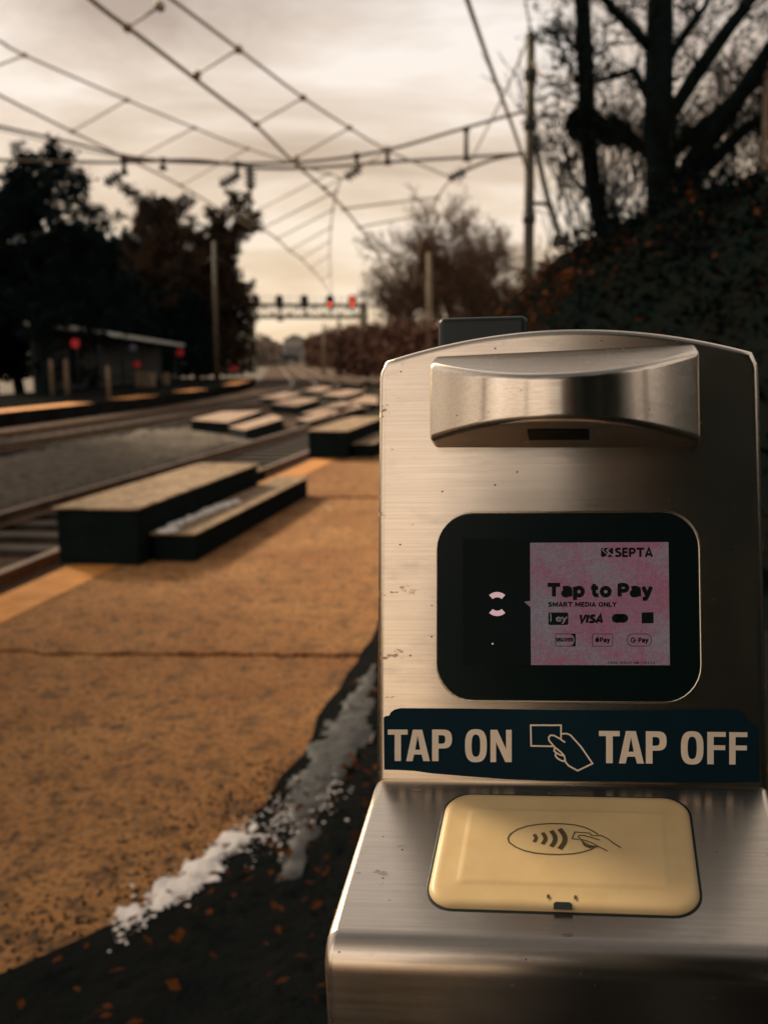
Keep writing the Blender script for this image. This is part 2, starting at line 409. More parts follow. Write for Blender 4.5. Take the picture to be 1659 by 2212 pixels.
# wooded bank on the right
def toe(s):
    if s < -7: return 3.0
    if s < 0: return 3.9
    if s < 6: return 3.9 - (s/6)*2.6
    if s < 13: return 1.30
    if s < 19: return 1.30 + (s-13)/6*2.2
    return 3.5
HP = [(-9, -.03), (0, -.03), (1.0, 1.80), (1.6, 2.36), (2.4, 2.80), (3.3, 3.02), (4.3, 3.18), (8, 3.8), (20, 5), (60, 6)]
def hill_z(s, n):
    q = n - toe(s)
    for (a, za), (b, zb) in zip(HP, HP[1:]):
        if a <= q <= b:
            z = za + (zb-za)*(q-a)/(b-a); break
    else: z = HP[-1][1]
    f_ = 1.0
    if s > 19: f_ = max(.42, 1-(s-19)/30)
    if q > 0: z = -.03 + (z+.03)*f_ + min(q, 1)*.22*mnoise.noise(Vector((s*.8, n*1.1, 0))) + min(q, 1)*.08*mnoise.noise(Vector((s*3, n*3, 4)))
    else: z += .02*mnoise.noise(Vector((s*2.5, n*2.5, 1)))
    return z
hb = MB(); NS = [1.955 + .14*i for i in range(46)] + [8.5+1.5*i for i in range(20)]
SS = [-40+2*i for i in range(13)] + [-14 + .25*i for i in range(150)] + [23.5+2*i for i in range(60)]
vs = []
for s in SS:
    for n in NS: vs.append(T(s, n, hill_z(s, n)))
w = len(NS); hb.add(vs, [(i*w+j, i*w+j+1, (i+1)*w+j+1, (i+1)*w+j) for i in range(len(SS)-1) for j in range(w-1)], True)
# the bank comes down over the back of the platform further along
vs = []; NS2 = [1.28 + .1*i for i in range(8)]; SS2 = [s for s in SS if 4.6 <= s <= 16]
for s in SS2:
    for n in NS2: vs.append(T(s, n, hill_z(s, n)+ (.06 if n < 1.93 else 0)))
w = len(NS2); hb.add(vs, [(i*w+j, i*w+j+1, (i+1)*w+j+1, (i+1)*w+j) for i in range(len(SS2)-1) for j in range(w-1)], True)
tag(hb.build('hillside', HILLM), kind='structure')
dm = MB(); vs = []; rr = random.Random(3)
for i in range(110):
    for j in range(22):
        s = -15+i*.17; n = 1.93+j*.1
        vs.append(T(s, n + (.05*mnoise.noise(Vector((s*3, 0, 2))) if j == 0 else 0), -.005 + (.03*mnoise.noise(Vector((s*4, n*4, 7))) if j else .006) + .010))
dirt_grid = (len(vs), vs)
dm.add(vs, [(i*22+j, i*22+j+1, (i+1)*22+j+1, (i+1)*22+j) for i in range(109) for j in range(21)], True)
dv = []; DN_, DM_ = 90, 34
def dirt_edge(s): return 1.95 + (.58*(s+2.15) if s < -2.15 else 0) + .10*mnoise.noise(Vector((s*2.2, 1, 3))) + .05*mnoise.noise(Vector((s*7, 2, 3)))
for i in range(DN_):
    s_ = -9+i*7.1/(DN_-1)
    for j in range(DM_):
        e_ = dirt_edge(s_); n_ = e_+(2.45-e_)*j/(DM_-1)
        n_ += .03*mnoise.noise(Vector((s_*13, n_*13, 8))) if j < 3 else 0
        dv.append(T(s_, n_, (.002 + .014*min(1, j/4))*min(1, (DM_-1-j)/6) - (.05 if j == DM_-1 else 0) + (.012*mnoise.noise(Vector((s_*6, n_*6, 7))) if j > 1 else 0)))
dm.add(dv, [(i*DM_+j, i*DM_+j+1, (i+1)*DM_+j+1, (i+1)*DM_+j) for i in range(DN_-1) for j in range(DM_-1)], True)
rd = random.Random(77)
for i in range(2600):                                   # crumbs of soil kicked out over the concrete
    s_ = rd.uniform(-5.5, -1.6); n_ = dirt_edge(s_) - abs(rd.gauss(0, .16)); r_ = rd.choice((.002, .003, .004, .006))
    p = T(s_, n_, .003); dm.add([p+Vector((r_, 0, 0)), p+Vector((0, r_, 0)), p+Vector((-r_, 0, 0)), p+Vector((0, -r_, 0)), p+Vector((0, 0, r_*.9))], [(0, 1, 4), (1, 2, 4), (2, 3, 4), (3, 0, 4)])
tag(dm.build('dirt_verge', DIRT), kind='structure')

def leaves(name, pts, size, rnd, m_, flat=.5):
    mb = MB()
    for p in pts:
        a = rnd.random()*6.28; t_ = rnd.uniform(-1, 1)*flat*1.5; sz = size*rnd.uniform(.6, 1.35)
        x = Vector((math.cos(a), math.sin(a), rnd.uniform(-flat, flat))).normalized()
        y = Vector((-math.sin(a)*math.cos(t_), math.cos(a)*math.cos(t_), math.sin(t_)))
        mb.add([p-x*sz, p-y*sz*.55, p+x*sz, p+y*sz*.55+Vector((0, 0, sz*.25))], [(0, 1, 2, 3)])
    return mb.build(name, m_)
rnd = random.Random(11)
pts = []; ptd = []
for i in range(80000):
    s = rnd.uniform(-3, 20); n = rnd.uniform(1.3, 9)
    q = n-toe(s)
    if q < .05: continue
    z = hill_z(s, n)
    dr = mnoise.noise(Vector((s*.9, n*1.4, 6)))+.5*mnoise.noise(Vector((s*2.6, n*3, 9)))
    brown = max(0, min(.95, .8+dr)) if q < 1.7 and s > 4.5 else max(0, .06+.16*dr)
    (pts if rnd.random() < brown else ptd).append(T(s, n, z+rnd.random()**2*.22))
tag(leaves('leaf_litter', pts, .032, rnd, LEAFB, .9), 'brown dead leaves over the bank behind the fare reader', 'dead leaves', kind='stuff')
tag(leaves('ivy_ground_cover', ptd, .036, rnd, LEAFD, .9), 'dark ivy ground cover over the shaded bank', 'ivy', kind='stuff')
pts = []
for i in range(1900):
    s = rnd.uniform(-5.2, 0); n = rnd.uniform(max(.4, dirt_edge(s)+.05), 3.6); pts.append(T(s, n, .03+rnd.random()*.03))
tag(leaves('fallen_leaf_scatter', pts, .016, rnd, LEAFB, .35), 'brown leaves fallen on the dirt beside the platform', 'dead leaves', kind='stuff')

# gravel mound between the tracks
gm = MB(); vs = []; A, B_ = 64, 22
for i in range(A):
    for j in range(B_):
        s = 2+13.5*i/(A-1); q = j/(B_-1); n = -2.75-2.6*q
        e = math.sin(math.pi*q)**.6 * min(1, (15.5-s)/2.5) * min(1, (s-2)/1.5)
        vs.append(T(s, n, -.36 + .40*max(0, e) + (.07*mnoise.noise(Vector((s*3.5, n*3.5, 0)))+.05*mnoise.noise(Vector((s*9, n*9, 0))))*max(0, e)))
gm.add(vs, [(i*B_+j, i*B_+j+1, (i+1)*B_+j+1, (i+1)*B_+j) for i in range(A-1) for j in range(B_-1)], True)
tag(gm.build('gravel_mound', GRAVEL), kind='structure')

# ice and snow along the back edge of the platform
def patch(name, outline, m_, thick, label, cat, z=.02, dens=.035, group=None, kind=None):
    """a low irregular slab with a soft crowned top, its outline given as ground points"""
    P = [Vector((p.x, p.y)) for p in outline]
    lo = Vector((min(p.x for p in P), min(p.y for p in P))); hi = Vector((max(p.x for p in P), max(p.y for p in P)))
    def dist(q):
        ins = False; dmin = 9; k = len(P)
        for i in range(k):
            a, b = P[i], P[(i+1) % k]
            if (a.y > q.y) != (b.y > q.y) and q.x < (b.x-a.x)*(q.y-a.y)/(b.y-a.y)+a.x: ins = not ins
            ab = b-a; t_ = max(0, min(1, (q-a).dot(ab)/max(ab.length_squared, 1e-9))); dmin = min(dmin, (q-a-ab*t_).length)
        return dmin if ins else -dmin
    nx = max(3, int((hi.x-lo.x)/dens)+3); ny = max(3, int((hi.y-lo.y)/dens)+3)
    mb = MB(); idx = {}; vs = []; H = {}
    for i in range(nx):
        for j in range(ny):
            q = lo + Vector(((i-1)*dens, (j-1)*dens)); d = dist(q) + .055*mnoise.noise(Vector((q.x*14, q.y*14, 2)))+.035*mnoise.noise(Vector((q.x*38, q.y*38, 2)))
            if d > -.02:
                zz = z - .02 + (thick+.02)*min(1, max(0, d+.015)/.05)**.5 + thick*.3*mnoise.noise(Vector((q.x*18, q.y*18, 5)))
                idx[i, j] = len(vs); vs.append((q.x, q.y, zz))
    fs = [(idx[i, j], idx[i+1, j], idx[i+1, j+1], idx[i, j+1]) for i in range(nx) for j in range(ny) if all((a, b) in idx for a, b in ((i, j), (i+1, j), (i+1, j+1), (i, j+1)))]
    mb.add(vs, fs, True)
    return tag(mb.build(name, m_), label, cat, group, kind)
def px_outline(pp, z=0.0): return [onz(x, y, z) for x, y in pp]
patch('ice_patch', px_outline([(806, 1440), (735, 1545), (680, 1620), (640, 1700), (615, 1745), (640, 1790), (590, 1880), (585, 1930), (625, 1905), (672, 1880), (685, 1840), (692, 1770), (722, 1700), (760, 1650), (795, 1610), (806, 1590)]), ICE, .002, 'grey frozen slush strip along the back edge of the platform', 'ice', z=.022, dens=.02)
patch('snow_patch', px_outline([(545, 1793), (505, 1812), (480, 1845), (430, 1870), (390, 1900), (345, 1935), (330, 1950), (345, 1982), (372, 1970), (415, 1940), (455, 1908), (462, 1915), (480, 1880), (520, 1845), (542, 1815)]), SNOW, .003, 'long bright snow streak at the platform corner', 'snow', z=.026, dens=.012)
for k, (lab, pp) in enumerate([('small snow clump nearest the bottom left of the snow streak', [(262, 1985), (300, 1972), (305, 2000), (262, 2012)]),
        ('snow clump just above the bright snow streak', [(455, 1862), (500, 1838), (492, 1862), (462, 1882)])]):
    patch('snow_patch', px_outline(pp), SNOW, .005, lab, 'snow', z=.024, dens=.012, group='snow clumps by the platform edge')
mb = MB(); rs = random.Random(5)
def lump(mb, c, r, rs):
    vs = []; k = 8
    for a in range(3):
        zz = (0, .2, .3)[a]*r*.8; rad = (1, .8, .35)[a]*r
        for i in range(k): vs.append((c.x+rad*math.cos(6.283*i/k)*rs.uniform(.8, 1.2), c.y+rad*math.sin(6.283*i/k)*rs.uniform(.8, 1.2), c.z+zz))
    fs = [(a*k+i, a*k+(i+1) % k, (a+1)*k+(i+1) % k, (a+1)*k+i) for a in range(2) for i in range(k)] + [tuple(2*k+i for i in range(k))]
    mb.add(vs, fs, True)
for i in range(330):
    t_ = rs.random(); x = 545+(730-545)*t_ + rs.gauss(0, 26); y = 1815 + (1690-1815)*t_ + rs.gauss(0, 26)
    lump(mb, onz(x, y, .02), rs.choice((.0015, .002, .003, .004, .0055)), rs)
for i in range(420):
    t_ = rs.random(); x = 250+(545-250)*t_ + rs.gauss(0, 16); y = 2010 + (1795-2010)*t_ + rs.gauss(0, 18)
    lump(mb, onz(x, y, .016), rs.choice((.0015, .002, .003, .004, .006)), rs)
for (x, y) in ((705, 1096), (712, 1100), (35, 2135), (700, 1850), (718, 1852)): lump(mb, onz(x, y, .005), .014, rs)
tag(mb.build('snow_crumb', SNOW), 'scattered crumbs of snow and ice at the platform edge', 'snow', kind='stuff')

# ------------------------------------------------------------------ tracks
def sleeper_mesh():
    mb = MB(); mb.box((0, 0, 0), (1.28, .11, .07)); me = mb.build('sleeper', TIE); d = me.data; bpy.data.objects.remove(me); return d
SL = sleeper_mesh()
def track(nc, s0, s1, label, many):
    t = empty('railway_track', T(s0, nc, -.3), label, 'track', 'railway tracks through the station')
    for off in (-.72, .72):
        mb = MB()
        prof = [(-.075, -.262), (-.012, -.245), (-.012, -.185), (-.037, -.175), (-.037, -.14), (.037, -.14), (.037, -.175), (.012, -.185), (.012, -.245), (.075, -.262)]
        strip(mb, s0, s1, [(nc+off+a, z) for a, z in prof], 1.5)
        world_child(mb.build('rail', RAILM), t)
    for i in range(many):
        s = max(s0, 3)+.3+i*.62
        o = bpy.data.objects.new('sleeper', SL); COL.objects.link(o)
        p = T(s, nc, -.335); o.matrix_world = Matrix.Translation(p) @ Matrix.Rotation(-heading(s), 4, 'Z')
        world_child(o, t)
track(-1.75, -10, 330, 'near railway track, right beside the step blocks', 60)
track(-7.4, -10, 330, 'far railway track along the platform with the dark shelter', 80)
track(-4.6, 27, 330, 'middle railway track that begins beyond the crossing boards', 60)

# ------------------------------------------------------------------ step blocks on the platform edge
def quad_prism(mb, P, z0, z1): # P: four ground points, counter-clockwise
    P = [Vector((p[0], p[1], 0)) for p in P]
    return mb.add([(p.x, p.y, z0) for p in P]+[(p.x, p.y, z1) for p in P], [(3, 2, 1, 0), (4, 5, 6, 7)] + [(i, (i+1) % 4, 4+(i+1) % 4, 4+i) for i in range(4)])
def sn_quad(s0, s1, n0, n1, sk=0): return [T(s0+sk, n0), T(s0, n1), T(s1, n1), T(s1+sk, n0)]
def step_block(s0, s1, n0, n1, z0, z1, label, wide0=None):
    e = empty('step_block', T(s0, n0, z0), label, 'step', 'boarding step blocks on the platform edge')
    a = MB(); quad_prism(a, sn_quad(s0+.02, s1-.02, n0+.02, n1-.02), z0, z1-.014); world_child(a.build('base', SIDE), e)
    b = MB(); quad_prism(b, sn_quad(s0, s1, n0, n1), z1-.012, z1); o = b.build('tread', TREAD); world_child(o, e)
    md = o.modifiers.new('edge', 'BEVEL'); md.width = .004; md.segments = 2
step_block(1.40, 4.15, -.42, .15, 0.004, .385, 'tall step block nearest on the platform edge, before the low step')
step_block(1.55, 4.72, .155, .47, 0.0, .195, 'long low step with snow on its tread, nearest on the platform')
step_block(8.3, 11.6, -.42, .15, 0.004, .385, 'tall step block farther along, beside the fare reader edge')
step_block(8.5, 11.9, .155, .47, 0.0, .195, 'low step of the farther pair, half hidden by the fare reader')
step_block(5.4, 7.0, -1.35, -.60, -.30, .02, 'dark timber step lying low between near track and platform')
P = px_outline([(330, 1150), (345, 1143), (420, 1108), (470, 1090), (515, 1077), (520, 1083), (455, 1108), (425, 1118), (385, 1140), (372, 1152)], .2)
patch('snow_patch', P, SNOW, .012, 'thin snow lying on the near low step', 'snow', z=.2, dens=.025, group='snow clumps by the platform edge')

# raised crossing boards between the tracks
def board(px, z, depth, label):
    Q = [onz(x, y, z) for x, y in px]
    e = empty('crossing_board', (Q[0].x, Q[0].y, z-depth), label, 'crossing board', 'raised boards between the tracks')
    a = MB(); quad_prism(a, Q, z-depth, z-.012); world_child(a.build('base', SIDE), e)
    c = sum((Vector((q.x, q.y)) for q in Q), Vector((0, 0)))/4
    b = MB(); quad_prism(b, [c+(Vector((q.x, q.y))-c)*1.01 for q in Q], z-.010, z); world_child(b.build('deck', BOARD), e)
BD = [([(412, 906), (492, 912), (568, 886), (480, 889)], 'wide crossing board left of the pair beyond the gravel mound'),
      ([(495, 922), (530, 928), (612, 904), (590, 895)], 'crossing board right of the pair beyond the gravel mound'),
      ([(585, 872), (640, 877), (690, 862), (640, 859)], 'pinkish crossing board midway to the curve'),
      ([(650, 893), (720, 895), (780, 872), (740, 868)], 'crossing board behind the farther step pair'),
      ([(690, 852), (740, 856), (790, 844), (750, 841)], 'small crossing board near the bend, middle one'),
      ([(755, 868), (815, 872), (815, 856), (790, 853)], 'crossing board at the left side of the fare reader'),
      ([(735, 826), (775, 829), (800, 822), (770, 819)], 'farthest pale crossing board at the bend')]
BD += [([(640, 905), (668, 910), (712, 897), (690, 893)], 'narrow crossing board in front of the farther step pair'), ([(560, 858), (610, 862), (650, 850), (612, 847)], 'low crossing board by the far track before the bend'),
       ([(700, 884), (745, 889), (790, 878), (760, 874)], 'dark tilted crossing board behind the farther tall step'), ([(655, 842), (690, 845), (722, 837), (695, 834)], 'small board on the far track near the bend')]
for px, lab in BD: board(px, -.06, .30, lab)

# ------------------------------------------------------------------ overhead line
ZA, ZB = 4.85, 6.2
def wire(mb, pts, r, n=6, sub=6):
    P = [Vector(p) for p in pts]; out_ = []
    for i in range(len(P)-1):
        p0 = P[max(i-1, 0)]; p1 = P[i]; p2 = P[i+1]; p3 = P[min(i+2, len(P)-1)]
        for k in range(sub):
            t_ = k/sub
            out_.append(.5*((2*p1)+(p2-p0)*t_+(2*p0-5*p1+4*p2-p3)*t_*t_+(3*p1-p0-3*p2+p3)*t_**3))
    out_.append(P[-1]); return mb.tube(out_, r, n)
def catenary(label, contact, messenger, droppers, rc, rm, rd=.011):
    e = empty('overhead_line', (contact[0].x, contact[0].y, -.3), label, 'overhead wire', 'overhead lines above the tracks')
    world_child(wire(MB(), contact, rc).build('contact_wire', WIRE), e)
    world_child(wire(MB(), messenger, rm).build('messenger_wire', WIRE), e)
    for a, b in droppers:
        mb = MB(); mb.tube([a, (a+b)/2, b], rd, 5)
        for q in (a, b): mb.tube([q+(b-a).normalized()*d_ for d_ in (-.05, 0, .05)], [.03, .06, .03], 6)
        world_child(mb.build('dropper', WIRE), e)
cA = [onz(x, y, ZA) for x, y in ((80, -118), (200, 0), (323, 93), (468, 205), (553, 270), (635, 350), (720, 425), (760, 470), (800, 522))]
cA = [onz(-40, -220, ZA)] + cA + [onz(840, 590, ZA)]
mA = [aty(x, y, Y) for x, y, Y in ((60, -230, 7.5), (220, -115, 9.0), (375, 0, 10.6), (515, 105, 12.7), (655, 210, 15.6), (755, 275, 18.2), (840, 325, 20.8), (975, 383, 24))]
dA = [(onz(x, y, ZA), aty(u_, v_, Y)) for x, y, u_, v_, Y in ((275, 58, 345, 12, 10.2), (425, 160, 515, 105, 12.7), (553, 268, 655, 210, 15.6), (640, 340, 755, 275, 18.2), (700, 405, 840, 325, 20.8))]
catenary('nearest overhead line with dark double wire crossing the upper left sky', cA, mA, dA, .026, .020, .014)
cB = [onz(x, y, ZB) for x, y in ((-260, 60), (-120, 140), (0, 205), (155, 283), (268, 338), (390, 400), (500, 467), (545, 493))]
mB = [aty(x, y, Y) for x, y, Y in ((-260, -15, 13.5), (-100, 48, 16.5), (0, 88, 18.2), (53, 118, 19.4), (275, 215, 22.2), (420, 275, 25.2), (535, 320, 28.2), (735, 383, 32))]
dB = [(onz(x, y, ZB), aty(u_, v_, Y)) for x, y, u_, v_, Y in ((-70, 165, 53, 118, 19.0), (155, 283, 275, 215, 22.2), (285, 345, 420, 275, 25.2), (390, 400, 535, 320, 28.2), (528, 468, 712, 374, 31.5))]
catenary('overhead line at the far left with four pale cross bars', cB, mB, dB, .028, .026, .020)
cC = [aty(x, y, Y) for x, y, Y in ((530, 470, 32.5), (565, 493, 36), (598, 515, 40), (625, 540, 45), (650, 558, 51), (670, 578, 58), (695, 606, 72), (718, 640, 110))]
mC = [aty(x, y, Y) for x, y, Y in ((737, 385, 32.5), (727, 412, 36), (719, 452, 40), (715, 490, 45), (713, 520, 51), (712, 550, 58), (714, 590, 72), (718, 636, 110))]
catenary('ladder-like overhead line that narrows toward the signal bridge', cC, mC, [(cC[i], mC[i]) for i in range(1, 7)], .034, .028, .030)
cD = [onz(840, 590, ZA), onz(858, 630, ZA), onz(870, 660, ZA)]
mD = [aty(x, y, Y) for x, y, Y in ((985, 378, 24), (955, 410, 27), (925, 470, 33), (905, 540, 41), (890, 640, 62))]
catenary('faint overhead line dropping right of the signal bridge', [cA[-2], cA[-1]]+cD, mD, [(onz(742, 450, ZA), aty(945, 425, 28)), (onz(775, 490, ZA), aty(930, 460, 32))], .028, .026, .024)
# cables on the right
def cable(label, pts, r, m_=WIRE, group='single cables at the right hand pole'):
    o = wire(MB(), pts, r).build('cable', m_); return tag(o, label, 'cable', group)
cable('thick dark cable slanting down to the pole right of the wires', [aty(960, -150, 13), aty(1010, 0, 14.5), aty(1062, 150, 18), aty(1110, 280, 21.5), aty(1138, 365, 23.9)], .040)
cable('thin pale cable above the pole top', [aty(1120, -120, 20), aty(1135, 0, 22.5), aty(1146, 68, 24)], .022, WIREL)
cable('thin slack cable looping from the pole to the dark trees', [aty(1150, 130, 24), aty(1165, 155, 22.5), aty(1200, 168, 20), aty(1240, 172, 17)], .02, WIREL)
cable('thin faint cable slanting left of the pole', [aty(1140, 85, 24), aty(1090, 200, 29), aty(1040, 300, 36), aty(990, 400, 46)], .030, WIREL)

# poles
def pole(u_, vt, vb, Y, r, label, m_=POLEM, caps=True, lean=0):
    a = aty(u_+lean, vt, Y); b = Vector((aty(u_, vb, Y).x, Y, -.4))
    e = empty('catenary_pole', b, label, 'pole', 'line poles beside the tracks')
    mb = MB(); mb.tube([b, b.lerp(a, .5), a], [r*1.15, r, r*.8], 10); world_child(mb.build('shaft', m_), e)
    if caps:
        for k in (.55, .78, .9):
            c = b.lerp(a, k); q = MB(); q.tube([c-Vector((0, 0, .12)), c+Vector((0, 0, .12))], r*1.22, 10); world_child(q.build('collar', SIGB), e)
    return e, a, b
PY = 24.0
pr, ptop, pbase = pole(1141, 70, 600, PY, .13, 'tall dark steel pole rising behind the bank, right of the wires', lean=6)
mb = MB(); mb.tube([aty(1156, 305, PY), aty(1178, 410, PY), aty(1200, 480, PY), aty(1211, 520, PY)], .07, 8); world_child(mb.build('guy_rod', POLEM), pr)
mb = MB(); mb.box(aty(1212, 520, PY), (.20, .12, .13)); mb.tube([aty(1192, 528, PY), aty(1231, 510, PY)], .10, 8); o = mb.build('counterweight', SIGB); world_child(o, pr)
mb = MB(); mb.tube([aty(1146, 438, PY), aty(1185, 440, PY)], .05, 6); mb.tube([aty(1180, 440, PY), aty(1190, 440, PY)], .08, 6); world_child(mb.build('bracket', SIGB), pr)
mb = MB(); mb.tube([aty(1152, 290, PY), aty(1152, 318, PY)], .10, 8); world_child(mb.build('clamp', SIGB), pr)
pole(463, 520, 720, 58, .12, 'dull pole standing in front of the dark left trees', POLEM, False)
pole(927, 545, 735, 46, .13, 'pale pole in front of the bare trees, left of the black box', POLEW, False)
pole(732, 690, 800, 95, .17, 'grey pole beyond the signal bridge at the bend', POLEW, False)
pole(699, 700, 800, 105, .15, 'thin grey pole farthest along the right of the tracks', POLEW, False)
pole(1657, 150, 450, 12, .05, 'pale pole cut by the right edge of the view', POLEW, False)
for X_, Y_ in ((-8.6, 3.5), (-8.9, -3), (-7.2, -10), (6.2, -3.5), (7.0, 1.2)):
    b = Vector((X_, Y_, hill_z(*SN((X_, Y_)))-.3 if X_ > 0 else -.4)); e = empty('catenary_pole', b, 'dark pole out of view beside the viewer, mirrored as a streak in the hood', 'pole', 'poles mirrored in the hood')
    mb = MB(); mb.tube([b, b+Vector((0, 0, 5)), b+Vector((0, 0, 10.5))], [.22, .19, .15], 10); world_child(mb.build('shaft', POLEM), e)
lx = aty(-330, 250, PY)
e_, la, lb = pole(-330, 120, 700, PY, .125, 'tall steel pole left of the tracks carrying the span wires', lean=0)

# span wires across the tracks with the insulators hanging from them
def span(label, pts, r):
    o = wire(MB(), [aty(x, y, PY+.05*i) for i, (x, y) in enumerate(pts)], r).build('span_wire', SPANM)
    return tag(o, label, 'span wire', 'span wires across the tracks')
span('upper span wire sagging from the pole across all tracks', [(-330, 205), (-150, 240), (0, 272), (150, 306), (285, 338), (420, 350), (560, 352), (700, 345), (840, 322), (1005, 275), (1136, 238)], .036)
span('lower span wire running level from the pole across all tracks', [(-330, 340), (0, 345), (240, 350), (420, 345), (560, 362), (700, 360), (840, 349), (1005, 339), (1140, 330)], .036)
span('slanting wire from the right insulator up to the pole', [(985, 378), (1040, 352), (1090, 338), (1140, 330)], .036)
span('thin wire under the upper span wire at the left trees', [(-200, 250), (0, 280), (150, 318), (300, 345), (420, 352)], .014)
def insulator(c, d, k, label):
    """ribbed porcelain string of k discs from c along d"""
    c = Vector(c); d = Vector(d).normalized(); pts = [c-d*.06]; rad = [.025]
    for i in range(k):
        p = c+d*(i*.10); pts += [p, p+d*.035, p+d*.05, p+d*.07]; rad += [.05, .16, .15, .05]
    pts += [c+d*(k*.10+.05)]; rad += [.025]
    o = MB().tube(pts, rad, 10).build('insulator', INSUL); return tag(o, label, 'insulator', 'insulators on the span wires')
def pxd(a, b, Y): return aty(*b, Y)-aty(*a, Y)
insulator(aty(973, 384, PY), pxd((973, 384), (1000, 370), PY), 4, 'dark ribbed insulator left of the tall pole')
insulator(aty(748, 382, PY), pxd((748, 382), (775, 364), PY), 4, 'dark slanted insulator over the middle of the tracks')
insulator(aty(478, 398, PY), pxd((478, 398), (508, 382), PY), 4, 'dark slanted insulator left of the hanging upright one')
insulator(aty(541, 402, PY), (0, 0, 1), 5, 'dark upright insulator hanging on a pale drop rod')
insulator(aty(230, 395, PY), pxd((230, 395), (258, 378), PY), 4, 'dark slanted insulator beside the left dark tree')
def hanger(x, y0, y1, label, r=.055):
    o = MB().tube([aty(x, y0, PY), aty(x, (y0+y1)/2, PY), aty(x, y1, PY)], [r, r, r*1.1], 6)
    for v_ in (y0, y1): o.tube([aty(x, v_-5, PY), aty(x, v_+5, PY)], .09, 8)
    return tag(o.build('wire_hanger', POLEM), label, 'hanger', 'hangers on the span wires')
hanger(1007, 278, 342, 'vertical hanger left of the tall pole, between the span wires')
hanger(837, 322, 350, 'short hanger where the span wires cross the near line')
hanger(770, 335, 366, 'short hanger above the middle slanted insulator')
hanger(512, 352, 380, 'short hanger above the insulator left of the upright one')
hanger(268, 342, 372, 'short hanger above the insulator by the left tree')
hanger(352, 345, 362, 'stubby hanger on the left span wire', .035)
hanger(541, 402, 465, 'long pale drop rod under the upright insulator', .04)

# ------------------------------------------------------------------ signal bridge
GY = 121.0
gl = aty(540, 806, GY); gr_ = aty(786, 800, GY)
def g_at(u_, v_): return aty(u_, v_, GY)
ge = empty('signal_bridge', Vector(((gl.x+gr_.x)/2, GY, -.4)), 'steel signal bridge across the tracks with five signal heads', 'signal bridge')
for u_, lab in ((541, None), (786, None)):
    x = g_at(u_, 700).x; z1 = g_at(u_, 652).z; mb = MB()
    for dx in (-.35, .35):
        for dy in (-.35, .35): mb.bar((x+dx, GY+dy, -.4), (x+dx*.7, GY+dy*.7, z1), .30, .30)
    for k in range(8):
        za = -.2+k*(z1/8.2); mb.bar((x-.32, GY-.35, za), (x+.32, GY-.35, za+z1/8.4), .14, .14)
    world_child(mb.build('leg', GANT), ge)
xa, xb = g_at(536, 660).x, g_at(790, 660).x; zt, zb_ = g_at(660, 659).z, g_at(660, 684).z
mb = MB()
for z in (zt, zb_):
    for dy in (-.4, .4): mb.bar((xa, GY+dy, z), (xb, GY+dy, z), .28, .44)
k = 14
for i in range(k):
    x0 = xa+(xb-xa)*i/k; x1 = xa+(xb-xa)*(i+1)/k
    mb.bar((x0, GY-.4, zb_ if i % 2 else zt), (x1, GY-.4, zt if i % 2 else zb_), .15, .15)
    mb.bar((x0, GY-.4, zb_), (x0, GY-.4, zt), .12, .12)
    mb.bar((x0, GY-.4, zt), (x0, GY-.4, zt+1.0), .04, .04)
mb.bar((xa, GY-.4, zt+1.0), (xb, GY-.4, zt+1.0), .05, .05); mb.bar((xa, GY-.4, zt+.5), (xb, GY-.4, zt+.5), .04, .04)
world_child(mb.build('truss', GANT), ge)
for u_, lit in ((556, ()), (606, ()), (660, ()), (715, (1,)), (763, (0, 1))):
    c = g_at(u_, 652); mb = MB()
    z0 = c.z-.72; z1 = c.z+.62
    pr_ = []
    for i in range(24):
        a = 2*math.pi*i/24; r_ = .48
        pr_.append((c.x + r_*math.cos(a), c.z + r_*math.sin(a)+(.36 if math.sin(a) > 0 else -.36)))
    vs = [(x, GY-.75, z) for x, z in pr_]+[(x, GY-.45, z) for x, z in pr_]
    mb.add(vs, [tuple(range(23, -1, -1))[::-1], tuple(range(24, 48))[::-1]]+[(i, 24+i, 24+(i+1) % 24, (i+1) % 24) for i in range(24)])
    mb.bar((c.x, GY-.5, c.z-1.6), (c.x, GY-.5, c.z), .14, .14)
    hd = world_child(mb.build('signal_head', SIGB), ge)
    for i, dz in enumerate((.42, -.30)):
        q = MB(); rr_ = .17
        q.tube([(c.x, GY-.76, c.z+dz), (c.x, GY-1.0, c.z+dz)], rr_*1.12, 14, False)
        vis = world_child(q.build('visor', SIGB), hd) if i not in lit else None
        q = MB(); q.tube([(c.x, GY-.752, c.z+dz), (c.x, GY-.80, c.z+dz)], rr_, 14)
        lp = q.build('lamp', LAMP if i in lit else SIGB); world_child(lp, hd)
        if i in lit: lp['label'] = 'lit red lamp'
for u_ in (556, 608):
    c = g_at(u_, 686); mb = MB(); mb.box((c.x, GY-.6, c.z), (.35, .2, .45)); world_child(mb.build('junction_box', GANT), ge)

# white cabinet at the bridge foot
mb = MB(); c = aty(797, 800, 108); mb.box((c.x, c.y, .35), (.48, .4, 1.05)); mb.box((c.x, c.y, 1.44), (.54, .46, .04)); mb.box((c.x, c.y-.41, .35), (.40, .012, .9))
tag(mb.build('equipment_cabinet', WHITEM), 'white trackside cabinet at the right foot of the signal bridge', 'cabinet')

